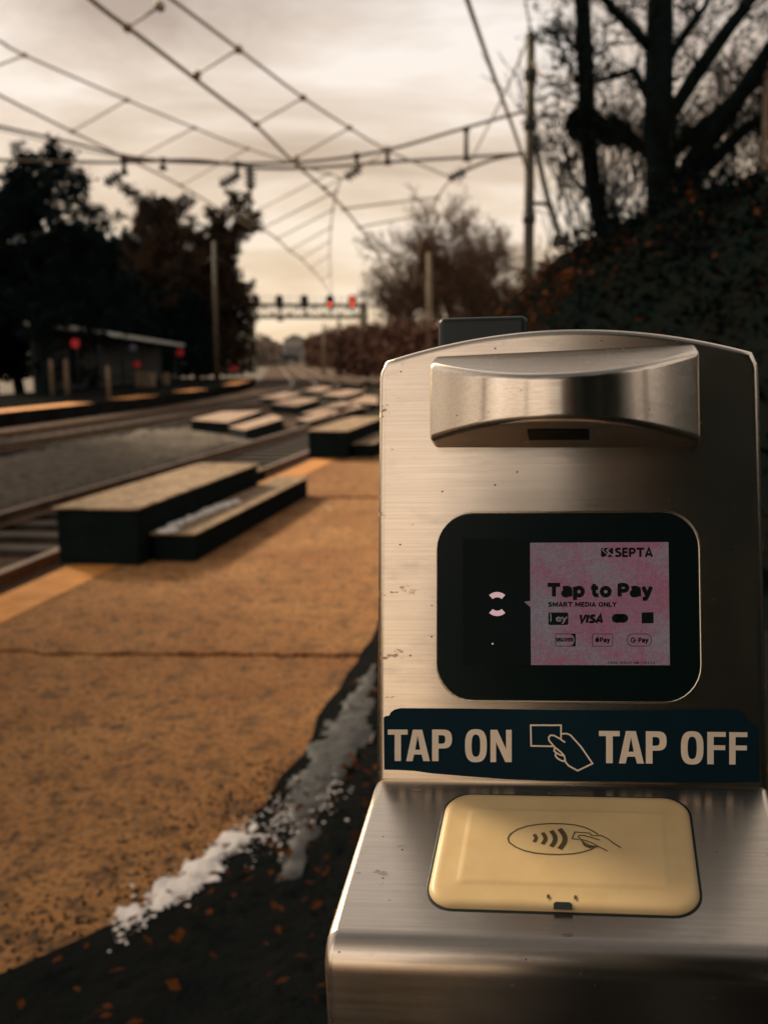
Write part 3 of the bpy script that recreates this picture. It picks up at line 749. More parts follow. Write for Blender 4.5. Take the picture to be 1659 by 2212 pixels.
# ------------------------------------------------------------------ far platform: shelter, signs, posts
se0 = aty(155, 712, 38); se1 = aty(398, 748, 62)
she = empty('platform_shelter', ((se0.x+se1.x)/2, 50, 0), 'long dark platform shelter with pale roof edge under the left trees', 'shelter')
d_ = (se1-se0); d_.z = 0; d_.normalize(); nrm = Vector((-d_.y, d_.x, 0))
if nrm.x > 0: nrm = -nrm
mb = MB(); vs = []
for (p, z) in ((se0, se0.z), (se1, se1.z)):
    for q, dz in ((0, 0), (0, .16), (1.7, .30), (1.7, .14)): 
        v = p + nrm*q; vs.append((v.x, v.y, z+dz))
mb.add(vs, [(0, 4, 5, 1), (1, 5, 6, 2), (2, 6, 7, 3), (3, 7, 4, 0), (0, 1, 2, 3), (7, 6, 5, 4)]); world_child(mb.build('roof', ROOFM), she)
mb = MB(); a = se0+nrm*1.5; b = se1+nrm*1.5; mb.bar((a.x, a.y, 1.25), (b.x, b.y, 1.2), .1, 2.5); world_child(mb.build('back_wall', SHELT), she)
for i in range(6):
    p = se0.lerp(se1, (i+.15)/5.4); q = p+nrm*.4; mb = MB(); mb.bar((q.x, q.y, 0), (q.x, q.y, p.z+.1), .12, .12); world_child(mb.build('post', SHELT), she)
mb = MB(); a = se0.lerp(se1, .3)+nrm*1.1; b = se0.lerp(se1, .75)+nrm*1.1; mb.bar((a.x, a.y, .45), (b.x, b.y, .45), .45, .06); mb.bar((a.x, a.y, .2), (b.x, b.y, .2), .1, .4); world_child(mb.build('bench', SHELT), she)
def disc_sign(u_, v_, Y, r, m_, label, hang=True):
    c = aty(u_, v_, Y); e = empty('round_sign', (c.x, c.y, 0), label, 'sign', 'small signs on the far platform')
    mb = MB(); mb.tube([c+Vector((0, -.03, 0)), c+Vector((0, .03, 0))], r, 18); world_child(mb.build('disc', m_), e)
    mb = MB(); mb.tube([Vector((c.x, c.y+.06, 0)), Vector((c.x, c.y+.06, c.z+.1))], .03, 6); world_child(mb.build('post', SHELT), e)
disc_sign(163, 741, 37.5, .17, REDM, 'red round sign at the left end of the shelter roof')
disc_sign(389, 761, 60, .21, REDM, 'red round sign at the right end of the shelter roof')
disc_sign(506, 796, 76, .25, REDM, 'low red round sign right of the shelter, by the bridge leg')
disc_sign(287, 751, 48, .16, BLUEM, 'small blue and white sign under the shelter roof')
disc_sign(296, 787, 48, .16, REDM, 'small dull red sign low under the shelter roof')
def bollard(u_, v0, v1, Y, w, label, m_=WHITEM):
    a = aty(u_, v0, Y); b = aty(u_+3, v1, Y)
    mb = MB(); mb.tube([Vector((b.x, Y, -.02)), b.lerp(a, .5), a, a+Vector((0, 0, .05))], [w, w, w*.9, w*.3], 10)
    tag(mb.build('bollard', m_), label, 'post', 'pale posts on the far platform')
bollard(109, 778, 824, 35, .07, 'pale upright post, leftmost of the two under the left tree', POLEW)
bollard(141, 778, 824, 35, .07, 'pale upright post, right one of the two under the left tree', POLEW)
bollard(232, 793, 840, 33, .07, 'dull beige post in front of the shelter', POLEW)
for u_, v0, v1, Y, w, lab in ((302, 805, 826, 46, .32, 'small pale bin, leftmost of three under the shelter'), (322, 807, 828, 46, .40, 'wider dull bin, middle of three under the shelter'), (358, 808, 824, 50, .26, 'small pale bin, rightmost of three under the shelter')):
    a = aty(u_, v0, Y); mb = MB(); mb.box((a.x, Y, a.z/2), (w*.5, w*.5, a.z/2), taper=1.08); mb.box((a.x, Y, a.z+.03), (w*.56, w*.56, .03))
    tag(mb.build('litter_bin', POLEW), lab, 'bin', 'bins under the shelter')

# ------------------------------------------------------------------ trees
def grow(rnd, base, height, spread, lean=(0, 0), levels=4, kids=(7, 6, 5, 5), r0=None, up=.55, first=.3, droop=0, ratio=(.62, .55, .5, .5), wob=.12):
    """returns list of (points, radii, level)"""
    segs = []
    def limb(p, d, l, r, lv):
        k = 5 if lv < 2 else 3; pts = [p.copy()]; rad = [r]; q = p.copy(); dd = d.copy()
        for i in range(k):
            dd = (dd + Vector((rnd.gauss(0, wob), rnd.gauss(0, wob), rnd.gauss(0, wob)+ (.05*up if lv else .02)-droop*lv*.05))).normalized()
            q = q + dd*(l/k); pts.append(q.copy()); rad.append(r*(1-.75*(i+1)/k))
        segs.append((pts, rad, lv))
        if lv >= levels: return
        nk = kids[lv]
        for i in range(nk):
            t_ = (first if lv == 0 else .2) + (1-(first if lv == 0 else .2))*(i+rnd.random()*.8)/nk
            j = min(int(t_*k), k-1); f_ = t_*k-j; o = pts[j].lerp(pts[j+1], min(f_, 1)); rr_ = rad[j]+(rad[j+1]-rad[j])*min(f_, 1)
            ax = (pts[j+1]-pts[j]).normalized(); a = rnd.random()*6.283 if lv else (i*2.4+rnd.random())
            x = ax.cross(Vector((.3, .2, .9))); 
            if x.length < .05: x = ax.cross(Vector((1, 0, 0)))
            x.normalize(); y = ax.cross(x)
            ang = rnd.uniform(.55, 1.15)*spread
            nd = (ax*math.cos(ang) + (x*math.cos(a)+y*math.sin(a))*math.sin(ang) + Vector((0, 0, up*.35))).normalized()
            limb(o, nd, l*ratio[lv]*rnd.uniform(.7, 1.15)*(1.1-.35*t_), rr_*.62, lv+1)
    limb(Vector(base), Vector((lean[0], lean[1], 1)).normalized(), height, r0 or height*.018, 0)
    return segs
def tree(name, label, base, height, seed, tm, cm, group, leaf=None, leaf_n=0, leaf_s=.2, minr=.012, **kw):
    rnd = random.Random(seed); segs = grow(rnd, base, height, kw.pop('spread', .85), **kw)
    e = empty(name, base, label, 'tree', group)
    a = MB(); b = MB()
    for pts, rad, lv in segs:
        if lv <= 1: a.tube(pts, [max(r, minr) for r in rad], 7 if lv == 0 else 5, False)
        else: b.tube(pts, [max(r, minr*(.8 if lv > 2 else 1)) for r in rad], 3, False)
    world_child(a.build('trunk', tm), e)
    if leaf:
        for pts, rad, lv in segs:
            if lv < 2: continue
            for _ in range(leaf_n):
                p = pts[rnd.randrange(1, len(pts))] + Vector((rnd.gauss(0, 1), rnd.gauss(0, 1), rnd.gauss(0, .7)))*leaf_s*1.1
                s_ = leaf_s*rnd.uniform(.5, 1.3); x = Vector((rnd.gauss(0, 1), rnd.gauss(0, 1), rnd.gauss(0, 1))).normalized(); y = x.cross(Vector((rnd.gauss(0, 1), rnd.gauss(0, 1), rnd.gauss(0, 1)))).normalized()
                b.add([p-x*s_, p-y*s_*.6, p+x*s_, p+y*s_*.6], [(0, 1, 2, 3)])
    world_child(b.build('crown', cm if leaf_s < .15 else (leaf or cm)), e)
    return e
LG = 'dark trees behind the far platform'
def lbase(u_, Y): q = aty(u_, 800, Y); return Vector((q.x, Y, -.3))
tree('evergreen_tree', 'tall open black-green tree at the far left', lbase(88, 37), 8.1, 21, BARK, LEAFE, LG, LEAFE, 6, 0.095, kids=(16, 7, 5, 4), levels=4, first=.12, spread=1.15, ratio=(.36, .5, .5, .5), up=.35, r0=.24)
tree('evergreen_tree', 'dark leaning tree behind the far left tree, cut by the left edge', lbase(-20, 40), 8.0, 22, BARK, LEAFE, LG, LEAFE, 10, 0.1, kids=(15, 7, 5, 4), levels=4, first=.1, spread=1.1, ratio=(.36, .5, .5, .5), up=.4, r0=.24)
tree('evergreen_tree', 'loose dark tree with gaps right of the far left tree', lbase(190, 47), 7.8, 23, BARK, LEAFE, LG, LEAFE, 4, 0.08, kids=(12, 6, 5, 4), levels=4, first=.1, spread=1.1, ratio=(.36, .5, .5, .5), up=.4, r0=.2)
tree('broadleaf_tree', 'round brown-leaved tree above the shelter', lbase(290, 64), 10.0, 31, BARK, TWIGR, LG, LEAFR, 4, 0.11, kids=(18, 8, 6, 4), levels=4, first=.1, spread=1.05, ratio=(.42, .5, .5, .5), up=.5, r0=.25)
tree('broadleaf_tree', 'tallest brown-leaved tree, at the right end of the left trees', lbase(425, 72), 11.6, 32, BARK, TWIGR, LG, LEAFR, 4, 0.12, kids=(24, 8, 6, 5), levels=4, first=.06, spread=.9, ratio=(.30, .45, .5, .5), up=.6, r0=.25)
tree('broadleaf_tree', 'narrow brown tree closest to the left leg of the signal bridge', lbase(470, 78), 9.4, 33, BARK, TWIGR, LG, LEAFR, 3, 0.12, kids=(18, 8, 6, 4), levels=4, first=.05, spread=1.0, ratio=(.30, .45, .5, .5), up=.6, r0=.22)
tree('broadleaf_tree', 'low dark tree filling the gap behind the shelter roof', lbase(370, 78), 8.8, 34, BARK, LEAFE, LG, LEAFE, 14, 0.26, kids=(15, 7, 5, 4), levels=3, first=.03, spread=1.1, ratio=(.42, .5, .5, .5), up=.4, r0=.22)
def shade_tree(c, hx_, hy_, hz_, n_, sz_, label):
    rnd = random.Random(99); b0 = Vector((c[0], c[1], -.35)); e = empty('broadleaf_tree', b0, label, 'tree'); a = MB(); c = Vector(c)
    a.tube([b0, b0.lerp(c, .5), c], [.28, .24, .16], 9)
    for k in range(12):
        q = c + Vector((math.cos(k*.9)*hx_*.7, math.sin(k*.9)*hy_*.7, rnd.uniform(-.3, .7)*hz_)); p = b0.lerp(c, rnd.uniform(.4, .95)); a.tube([p, p.lerp(q, .5)+Vector((0, 0, .3)), q], [.10, .07, .03], 6)
    world_child(a.build('trunk', BARK), e); b = MB()
    for i in range(n_):
        v = Vector((rnd.uniform(-1, 1), rnd.uniform(-1, 1), rnd.uniform(-1, 1)))
        if abs(v.x)**4+abs(v.y)**4+abs(v.z)**4 > 1+.35*mnoise.noise(v*2.2): continue
        p = c+Vector((v.x*hx_, v.y*hy_, v.z*hz_)); s_ = sz_*rnd.uniform(.5, 1.3)
        x = Vector((rnd.gauss(0, 1), rnd.gauss(0, 1), rnd.gauss(0, 1))).normalized(); y = x.cross(Vector((rnd.gauss(0, 1), rnd.gauss(0, 1), rnd.gauss(0, 1)))).normalized()
        b.add([p-x*s_, p-y*s_*.6, p+x*s_, p+y*s_*.6], [(0, 1, 2, 3)])
    world_child(b.build('crown', LEAFE), e)
shade_tree((-16.8, 20.0, 6.2), 2.6, 3.6, 3.4, 9000, .26, 'leafy shade tree on the far platform, out of view to the left')
shade_tree((-13.0, 10.4, 7.0), 2.2, 3.4, 2.8, 11000, .24, 'unseen tree added across the tracks to shade the near platform')  # added out of view, crown shaped to darken the near platform
tree('broadleaf_tree', 'brown-leaved tree between the round tree and the tallest left tree', lbase(358, 70), 11.0, 36, BARK, LEAFR, LG, LEAFR, 4, 0.12, kids=(20, 8, 6, 4), levels=4, first=.06, spread=1.05, ratio=(.40, .5, .5, .5), up=.5, r0=.25)
tree('broadleaf_tree', 'brown tree behind the tallest left tree, toward the signal bridge', lbase(447, 86), 13.4, 37, BARKB, LEAFR, LG, LEAFR, 4, 0.13, kids=(22, 8, 6, 4), levels=4, first=.03, spread=1.0, ratio=(.25, .45, .5, .5), up=.6, r0=.25)
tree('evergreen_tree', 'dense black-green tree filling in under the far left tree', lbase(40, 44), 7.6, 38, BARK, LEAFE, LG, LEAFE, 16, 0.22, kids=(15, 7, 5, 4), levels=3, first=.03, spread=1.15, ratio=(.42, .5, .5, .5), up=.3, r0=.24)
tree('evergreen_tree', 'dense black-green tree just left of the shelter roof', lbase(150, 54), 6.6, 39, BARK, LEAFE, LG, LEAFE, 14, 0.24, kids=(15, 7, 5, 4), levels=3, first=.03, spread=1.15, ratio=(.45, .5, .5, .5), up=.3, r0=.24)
def hedge(name, P0, P1, w, h, n, seed, m_, label, size, cat='hedge', ragged=.3, kind=None, z0=-.4):
    rnd = random.Random(seed); mb = MB(); P0 = Vector(P0); P1 = Vector(P1); d = (P1-P0); L_ = d.length; d.normalize(); nn = Vector((-d.y, d.x, 0))
    for i in range(n):
        t_ = rnd.random(); hh = h*(1+ragged*mnoise.noise(Vector((t_*L_*.35, seed, 0)))+.5*ragged*mnoise.noise(Vector((t_*L_*1.3, seed, 3))))
        p = P0 + d*(t_*L_) + nn*rnd.uniform(-w, w) + Vector((0, 0, z0 + hh*rnd.random()**.75))
        s_ = size*rnd.uniform(.5, 1.3); x = Vector((rnd.gauss(0, 1), rnd.gauss(0, 1), rnd.gauss(0, 1))).normalized(); y = x.cross(Vector((rnd.gauss(0, 1), rnd.gauss(0, 1), rnd.gauss(0, 1)))).normalized()
        mb.add([p-x*s_, p-y*s_*.6, p+x*s_, p+y*s_*.6], [(0, 1, 2, 3)])
    return tag(mb.build(name, m_), label, cat, None, kind)
hedge('hedge', aty(-120, 800, 43)*1, aty(440, 800, 72), 1.2, 5.6, 20000, 41, LEAFE, 'dark hedge closing the view behind the shelter', .24)
hedge('hedge', aty(430, 800, 74), aty(520, 800, 84), 1.6, 7.0, 11000, 42, LEAFR, 'brown hedge at the right end of the far platform', .2)

RG = 'bare trees beyond the bank'
def rb(u_, Y, z=0.0): q = aty(u_, 760, Y); return Vector((q.x, Y, z))
BT = dict(levels=4, kids=(16, 8, 6, 5), up=.32, first=.28, spread=1.0, ratio=(.52, .6, .55, .5), minr=.016)
for lab, u_, Y, h_, sd_ in (('bare brown tree, leftmost of those beyond the bank', 872, 62, 7.6, 51), ('tallest bare brown tree, left of the tall pole', 972, 66, 9.2, 52),
        ('bare brown tree between the tallest bare tree and the pole', 1052, 64, 7.0, 53), ('small bare brown tree right behind the tall pole', 1165, 58, 5.6, 54), ('bare brown tree farthest back in its clump', 925, 76, 8.4, 55), ('low bare brown tree at the left front of its clump', 830, 58, 5.2, 56),
        ('bare brown tree squeezed between the two tallest bare trees', 1010, 72, 8.6, 57), ('bare brown tree partly behind the black box', 1095, 70, 7.4, 58)):
    tree('bare_tree', lab, rb(u_, Y), h_, sd_, BARKB, TWIG, RG, r0=.17, **dict(BT))
hedge('roadside_brush', aty(790, 800, 70), aty(960, 800, 45), 2.5, 2.6, 5000, 61, BRUSHM, 'russet brush on the right of the tracks, under the bare trees', .22, 'brush')
hedge('roadside_brush', aty(680, 800, 190), aty(800, 800, 136), 2, 6.6, 14000, 62, BRUSHM, 'tall russet brush along the bend beyond the signal bridge', .30, 'brush')
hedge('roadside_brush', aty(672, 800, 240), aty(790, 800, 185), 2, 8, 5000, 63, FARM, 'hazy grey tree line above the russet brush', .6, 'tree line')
# far end of the line
fb = aty(618, 775, 330)
be = empty('road_bridge', (fb.x, 330, -.4), 'low dark bridge closing the far end of the tracks', 'bridge')
mb = MB(); mb.box((fb.x, 330, 1.9), (4.4, 1.2, 1.0)); world_child(mb.build('deck', BRIDGE), be)
for dx in (-3.6, 0, 3.6):
    mb = MB(); mb.box((fb.x+dx, 330, .25), (.5, 1.0, .65)); world_child(mb.build('pier', BRIDGE), be)
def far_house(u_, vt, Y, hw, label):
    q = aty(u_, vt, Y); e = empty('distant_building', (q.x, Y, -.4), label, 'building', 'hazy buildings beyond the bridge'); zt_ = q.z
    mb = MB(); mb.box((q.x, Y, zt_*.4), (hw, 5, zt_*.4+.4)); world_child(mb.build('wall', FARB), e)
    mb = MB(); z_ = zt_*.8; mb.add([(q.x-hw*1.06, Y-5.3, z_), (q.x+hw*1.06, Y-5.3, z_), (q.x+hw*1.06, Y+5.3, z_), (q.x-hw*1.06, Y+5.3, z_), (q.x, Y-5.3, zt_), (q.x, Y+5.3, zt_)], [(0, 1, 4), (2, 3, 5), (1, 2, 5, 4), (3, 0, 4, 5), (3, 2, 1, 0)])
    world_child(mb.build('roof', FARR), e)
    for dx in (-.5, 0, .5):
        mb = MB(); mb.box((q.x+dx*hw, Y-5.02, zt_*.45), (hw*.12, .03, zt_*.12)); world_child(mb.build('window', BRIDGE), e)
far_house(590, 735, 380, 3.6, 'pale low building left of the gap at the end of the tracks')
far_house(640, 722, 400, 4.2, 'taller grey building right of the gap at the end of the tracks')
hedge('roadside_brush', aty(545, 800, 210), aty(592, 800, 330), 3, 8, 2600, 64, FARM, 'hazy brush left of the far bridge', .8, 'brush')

for k_, (x_, y_, h_) in enumerate(((2.3, -6.2, 9.5), (4.2, -7.0, 10.0), (3.0, -10.5, 12.0))):  # trees added out of view so the steel mirrors something dark
    s_, n_ = SN((x_, y_)); tree('evergreen_tree', 'unseen evergreens added on the bank behind the viewer to darken the steel', Vector((x_, y_, hill_z(s_, n_)-.2)), h_, 90+k_, BARK, LEAFE, 'added evergreens behind the viewer', LEAFE, 12, .26, kids=(16, 7, 5, 4), levels=3, first=.04, spread=1.2, ratio=(.26, .5, .5, .5), up=.2, r0=.22)
# near dark trees on the bank, right
BG = 'black trees on the bank'
def px_limb(mb, pts, Y, sides=8):
    P = [aty(u_, v_, Y+dy) for u_, v_, r, dy in pts]; mb.tube(P, [r for _, _, r, _ in pts], sides, False); return P
def bank_tree(name, label, Y, trunk, limbs, seed, twig_per, twig_len, leafn, canopy=0):
    base = aty(trunk[0][0], trunk[0][1], Y); base.z -= .3
    e = empty(name, base, label, 'tree', BG); a = MB(); rnd = random.Random(seed); paths = []
    paths.append((px_limb(a, trunk, Y, 10), trunk))
    for l in limbs: paths.append((px_limb(a, l, Y, 7), l))
    world_child(a.build('trunk', BARK), e)
    b = MB()
    for P, l in paths:
        for _ in range(twig_per):
            i = rnd.randrange(len(P)-1); p = P[i].lerp(P[i+1], rnd.random())
            d = (P[i+1]-P[i]).normalized()
            def sub(p, d, ln, r, lv):
                d = (d + Vector((rnd.gauss(0, .7), rnd.gauss(0, .7), rnd.gauss(0, .5)+.12))).normalized(); pts = [p]
                for k in range(4):
                    d = (d+Vector((rnd.gauss(0, .22), rnd.gauss(0, .22), rnd.gauss(0, .22)))).normalized(); pts.append(pts[-1]+d*ln/4)
                b.tube(pts, [r, r*.8, r*.6, r*.45, r*.3], 3, False)
                if lv < 2:
                    for _ in range(3): sub(pts[rnd.randrange(1, 5)], d, ln*.6, r*.6, lv+1)
                else:
                    for _ in range(leafn):
                        q = pts[rnd.randrange(1, 5)]+Vector((rnd.gauss(0, .05), rnd.gauss(0, .05), rnd.gauss(0, .05))); s_ = rnd.uniform(.02, .05)
                        x = Vector((rnd.gauss(0, 1), rnd.gauss(0, 1), rnd.gauss(0, 1))).normalized(); y = x.orthogonal().normalized()
                        b.add([q-x*s_, q-y*s_*.6, q+x*s_, q+y*s_*.6], [(0, 1, 2, 3)])
            sub(p, d, twig_len*rnd.uniform(.6, 1.2), .016, 0)
    if canopy:
        top_ = paths[0][0][-1]
        for pts_, rad_, lv_ in grow(rnd, top_, canopy, 1.0, levels=3, kids=(12, 7, 5, 4), r0=.13, first=.30, up=.5, ratio=(.62, .55, .5, .5)):
            b.tube(pts_, [max(r_, .012) for r_ in rad_], 4 if lv_ < 2 else 3, False)
            if lv_ >= 2:
                for _ in range(5):
                    q = pts_[rnd.randrange(1, len(pts_))]+Vector((rnd.gauss(0, .12), rnd.gauss(0, .12), rnd.gauss(0, .12))); s_ = rnd.uniform(.05, .12)
                    x = Vector((rnd.gauss(0, 1), rnd.gauss(0, 1), rnd.gauss(0, 1))).normalized(); y = x.orthogonal().normalized()
                    b.add([q-x*s_, q-y*s_*.6, q+x*s_, q+y*s_*.6], [(0, 1, 2, 3)])
    world_child(b.build('crown', TWIGD), e)
    return e
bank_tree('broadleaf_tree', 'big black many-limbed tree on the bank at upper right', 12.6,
    [(1432, 520, .26, 0), (1432, 470, .22, 0), (1430, 380, .20, 0), (1422, 250, .185, 0), (1424, 130, .18, 0), (1427, 0, .16, 0), (1430, -140, .13, 0)],
    [[(1450, 440, .12, 0), (1500, 340, .13, -.2), (1585, 225, .11, -.5), (1690, 60, .08, -.8)],
     [(1448, 250, .09, 0), (1500, 165, .10, .3), (1570, 65, .09, .5), (1650, -40, .07, .8)],
     [(1445, 330, .10, 0), (1530, 265, .10, .5), (1600, 205, .09, .9), (1700, 120, .06, 1.2)],
     [(1455, 470, .10, 0), (1520, 365, .10, .5), (1600, 285, .09, .8), (1700, 215, .07, 1.2)],
     [(1460, 500, .09, 0), (1540, 440, .08, .2), (1620, 390, .07, .4), (1720, 330, .06, .6)],
     [(1410, 110, .07, 0), (1370, 62, .07, -.2), (1325, 18, .06, -.3), (1270, -50, .04, -.5)],
     [(1440, 130, .06, 0), (1480, 72, .055, .3), (1525, 10, .04, .4), (1550, -60, .03, .5)],
     [(1408, 340, .06, 0), (1370, 310, .06, .3), (1330, 280, .05, .5), (1290, 265, .04, .6)],
     [(1405, 220, .06, 0), (1370, 150, .05, .3), (1340, 160, .04, .5), (1290, 175, .03, .6)]], 71, 11, .80, 5, 9.0)
bank_tree('broadleaf_tree', 'slim black leaning trunk with ivy lump left of the big black tree', 14.5,
    [(1318, 540, .17, 0), (1300, 480, .13, 0), (1278, 380, .12, 0), (1268, 250, .125, 0), (1264, 120, .12, 0), (1258, 0, .11, 0), (1252, -140, .09, 0)],
    [[(1268, 120, .05, 0), (1240, 100, .04, .2), (1218, 70, .025, .3), (1205, 20, .015, .4)],
     [(1268, 190, .045, 0), (1245, 170, .035, -.2), (1225, 130, .025, -.3), (1208, 95, .015, -.5)],
     [(1272, 270, .05, 0), (1330, 262, .07, 0), (1375, 300, .06, 0), (1420, 345, .06, 0)],
     [(1285, 430, .05, 0), (1240, 390, .03, .2), (1220, 330, .02, .3), (1215, 300, .012, .3)]], 72, 7, .45, 4)
rv = random.Random(8); mb = MB()
for i in range(2200):
    c = aty(1262, 268, 14.4); v = Vector((rv.gauss(0, 1), rv.gauss(0, 1), rv.gauss(0, 1))).normalized()*rv.random()**.4
    p = c + Vector((v.x*.27, v.y*.25, v.z*.24)) if i < 1500 else aty(1320, 285, 14.3)+Vector((v.x*.33, v.y*.2, v.z*.2))
    s_ = rv.uniform(.03, .07); x = Vector((rv.gauss(0, 1), rv.gauss(0, 1), rv.gauss(0, 1))).normalized(); y = x.orthogonal().normalized()
    mb.add([p-x*s_, p-y*s_*.7, p+x*s_, p+y*s_*.7], [(0, 1, 2, 3)])
tag(mb.build('ivy_clump', LEAFD), 'dense black ivy lump on the slim leaning trunk', 'ivy')
# undergrowth of thin bare stems on the crest
for k, (lab, u_, Y, h_, sd_) in enumerate((('thin bare thicket left of the big black tree', 1345, 13.5, 1.7, 81), ('thin bare thicket at the foot of the slim leaning trunk', 1292, 15.5, 1.3, 82), ('thin bare thicket right of the big black tree', 1570, 12.5, 1.5, 83), ('thin bare thicket close to the right edge', 1640, 13.2, 1.6, 84))):
    q = aty(u_, 600, Y); s_, n_ = SN(q); z = hill_z(s_, n_); e = None
    rnd = random.Random(sd_); mb = MB()
    for j in range(9):
        b0 = Vector((q.x+rnd.gauss(0, .35), Y+rnd.gauss(0, .3), z-.1))
        for pts, rad, lv in grow(rnd, b0, h_*rnd.uniform(.7, 1.2), .6, levels=2, kids=(7, 5, 3, 3), r0=.018, first=.15, up=.8):
            mb.tube(pts, [max(r, .006) for r in rad], 3, False)
    tag(mb.build('shrub', TWIGD), lab, 'shrub', 'bare thickets on the bank')

# ------------------------------------------------------------------ the fare reader
PSI = R(5.35); LEAN = R(12.82); DN = R(14.76); KR = R(1.65)
KX = Vector((math.cos(PSI), -math.sin(PSI), 0)); KY = Vector((math.sin(PSI), math.cos(PSI), 0)); KZ = Vector((0, 0, 1))
KX, KZ = KX*math.cos(KR)+KZ*math.sin(KR), KZ*math.cos(KR)-KX*math.sin(KR)
CR = EYE + ray(1238, 1690)*0.52                      # middle of the crease between the upright face and the shelf
ZO = CR.z - 0.0
KB = CR - KZ*ZO                                       # foot of the post on the ground
KM = Matrix((KX, KY, KZ)).transposed().to_4x4(); KM.translation = KB
sl, cl, sd2, cd2 = math.sin(LEAN), math.cos(LEAN), math.sin(DN), math.cos(DN)
def pl(x, w, n): return Vector((x, w*sl - n*cl, ZO + w*cl + n*sl))         # upright face: across, up, out
def ld(x, l, n): return Vector((x, -l*cd2 - n*sd2, ZO - l*sd2 + n*cd2))    # shelf: across, toward the user, out
KI = KM.inverted()
def hit(px, org, nv):
    d = ray(*px); o = KM @ org; n = KM.to_3x3() @ nv
    return KI @ (EYE + d*((o-EYE).dot(n)/d.dot(n)))
def ppx(px, n=0.0):
    q = hit(px, pl(0, 0, n), Vector((0, -cl, sl))); w = q.y*sl + (q.z-ZO)*cl; return q.x, w
def lpx(px, n=0.0):
    q = hit(px, ld(0, 0, n), Vector((0, -sd2, cd2))); l = -q.y*cd2 - (q.z-ZO)*sd2; return q.x, l
kiosk = empty('fare_reader', None, 'brushed steel card reader with display, hood and yellow tap pad in the foreground', 'fare reader', None, KM)
def part(mb, name, m_, parent=None, tf=None): return mb.build(name, m_, parent or kiosk, tf)

def rrect(x0, x1, y0, y1, r, k=8):
    P = []
    for cx_, cy__, a0 in ((x1-r, y1-r, 0), (x0+r, y1-r, 90), (x0+r, y0+r, 180), (x1-r, y0+r, 270)):
        for i in range(k+1):
            a = R(a0+90*i/k); P.append((cx_+r*math.cos(a), cy__+r*math.sin(a)))
    return P
def inset(P, d):
    k = len(P); out_ = []
    for i in range(k):
        a = Vector(P[i-1]); b = Vector(P[i]); c = Vector(P[(i+1) % k])
        e1 = (b-a).normalized(); e2 = (c-b).normalized(); n1_ = Vector((-e1.y, e1.x)); n2_ = Vector((-e2.y, e2.x))
        n_ = n1_+n2_; 
        if n_.length < 1e-6: n_ = n1_
        n_.normalize(); f_ = d/max(.35, n_.dot(n1_)); q = b+n_*f_; out_.append((q.x, q.y))
    return out_
def tess(loops):
    flat = [[Vector((x, y, 0)) for x, y in l] for l in loops]
    tr = tessellate_polygon(flat); idx = []; 
    for l in loops: idx += list(l)
    fs = []
    for t_ in tr:
        a, b, c = (idx[i] for i in t_)
        ar = (b[0]-a[0])*(c[1]-a[1])-(c[0]-a[0])*(b[1]-a[1])
        if abs(ar) < 1e-16: continue
        fs.append(tuple(t_) if ar > 0 else tuple(reversed(t_)))
    return idx, fs
def slab_rings(mb, rings, loops=None, cap=True):
    """rings: list of (loop, height); same vertex count; last ring is capped flat"""
    k = len(rings[0][0]); vs = [(x, y, h) for l, h in rings for x, y in l]
    fs = [(r_*k+i, r_*k+(i+1) % k, (r_+1)*k+(i+1) % k, (r_+1)*k+i) for r_ in range(len(rings)-1) for i in range(k)]
    mb.add(vs, fs, True)
    if cap:
        l, h = rings[-1]; idx, tf_ = tess([l]+(loops or [])); 
        mb.add([(x, y, h) for x, y in idx], tf_, False)
    return mb
def bevel_rings(loop, h0, h1, r, k=5):
    rings = [(loop, h0)]
    for i in range(k+1):
        a = math.pi/2*i/k; rings.append((inset(loop, r*(1-math.cos(a))) if i else loop, h1-r+r*math.sin(a)))
    l = rings[-1][0]; rings.append((inset(l, .0004), h1)); return rings
def flat(mb, loops, h):
    idx, fs = tess(loops); return mb.add([(x, y, h) for x, y in idx], fs)
PT = lambda v: pl(v[0], v[1], v[2])
LT = lambda v: ld(v[0], v[1], v[2])
def LTm(v): return ld(v[0], -v[1], v[2])              # shelf shapes drawn with +y up the picture

# upright housing with arched top
XL, XR = -.1088, .1036; XC = (XL+XR)/2; HWD = (XR-XL)/2
top = []
ZC, ZP = .2335, .2500
for i in range(33):
    a = -1+2*i/32; x = XC - a*HWD*.965; top.append((x, ZP-(ZP-ZC-.001)*(abs(a)**2.0)))
def rcorner(sx):
    P = []; r = .007
    for i in range(6):
        a = R(15+75*i/5) if sx > 0 else R(90+75*i/5)
    return P
outl = [(XL+.0, -.004), (XR, -.004), (XR, ZC-.009), (XR-.0006, ZC-.0055), (XR-.0020, ZC-.0026)] + top + [(XL+.0020, ZC-.0026), (XL+.0006, ZC-.0055), (XL, ZC-.009)]
mb = MB(); slab_rings(mb, bevel_rings(outl, -.075, 0.0, .0042, 5))
k = len(outl); idx, tf_ = tess([outl]); mb.add([(x, y, -.075) for x, y in idx], [tuple(reversed(f)) for f in tf_])
part(mb, 'display_housing', STEEL, None, PT)
# shelf and post: one bent sheet, profile swept across
LE = .1035; RL = .0155
prof = [(0.0, 0.0)]
A = ld(0, 0, 0); Bv = ld(0, LE, 0)
prof = [(A.y+.003, A.z+.0030*0), (A.y, A.z)]
prof = [(.070, ZO-.004), (.004, ZO-.001), (A.y-.0045, A.z-.0013)]
for i in range(1, 7): q = ld(0, .0045+(LE-.0045)*i/6, 0); prof.append((q.y, q.z))
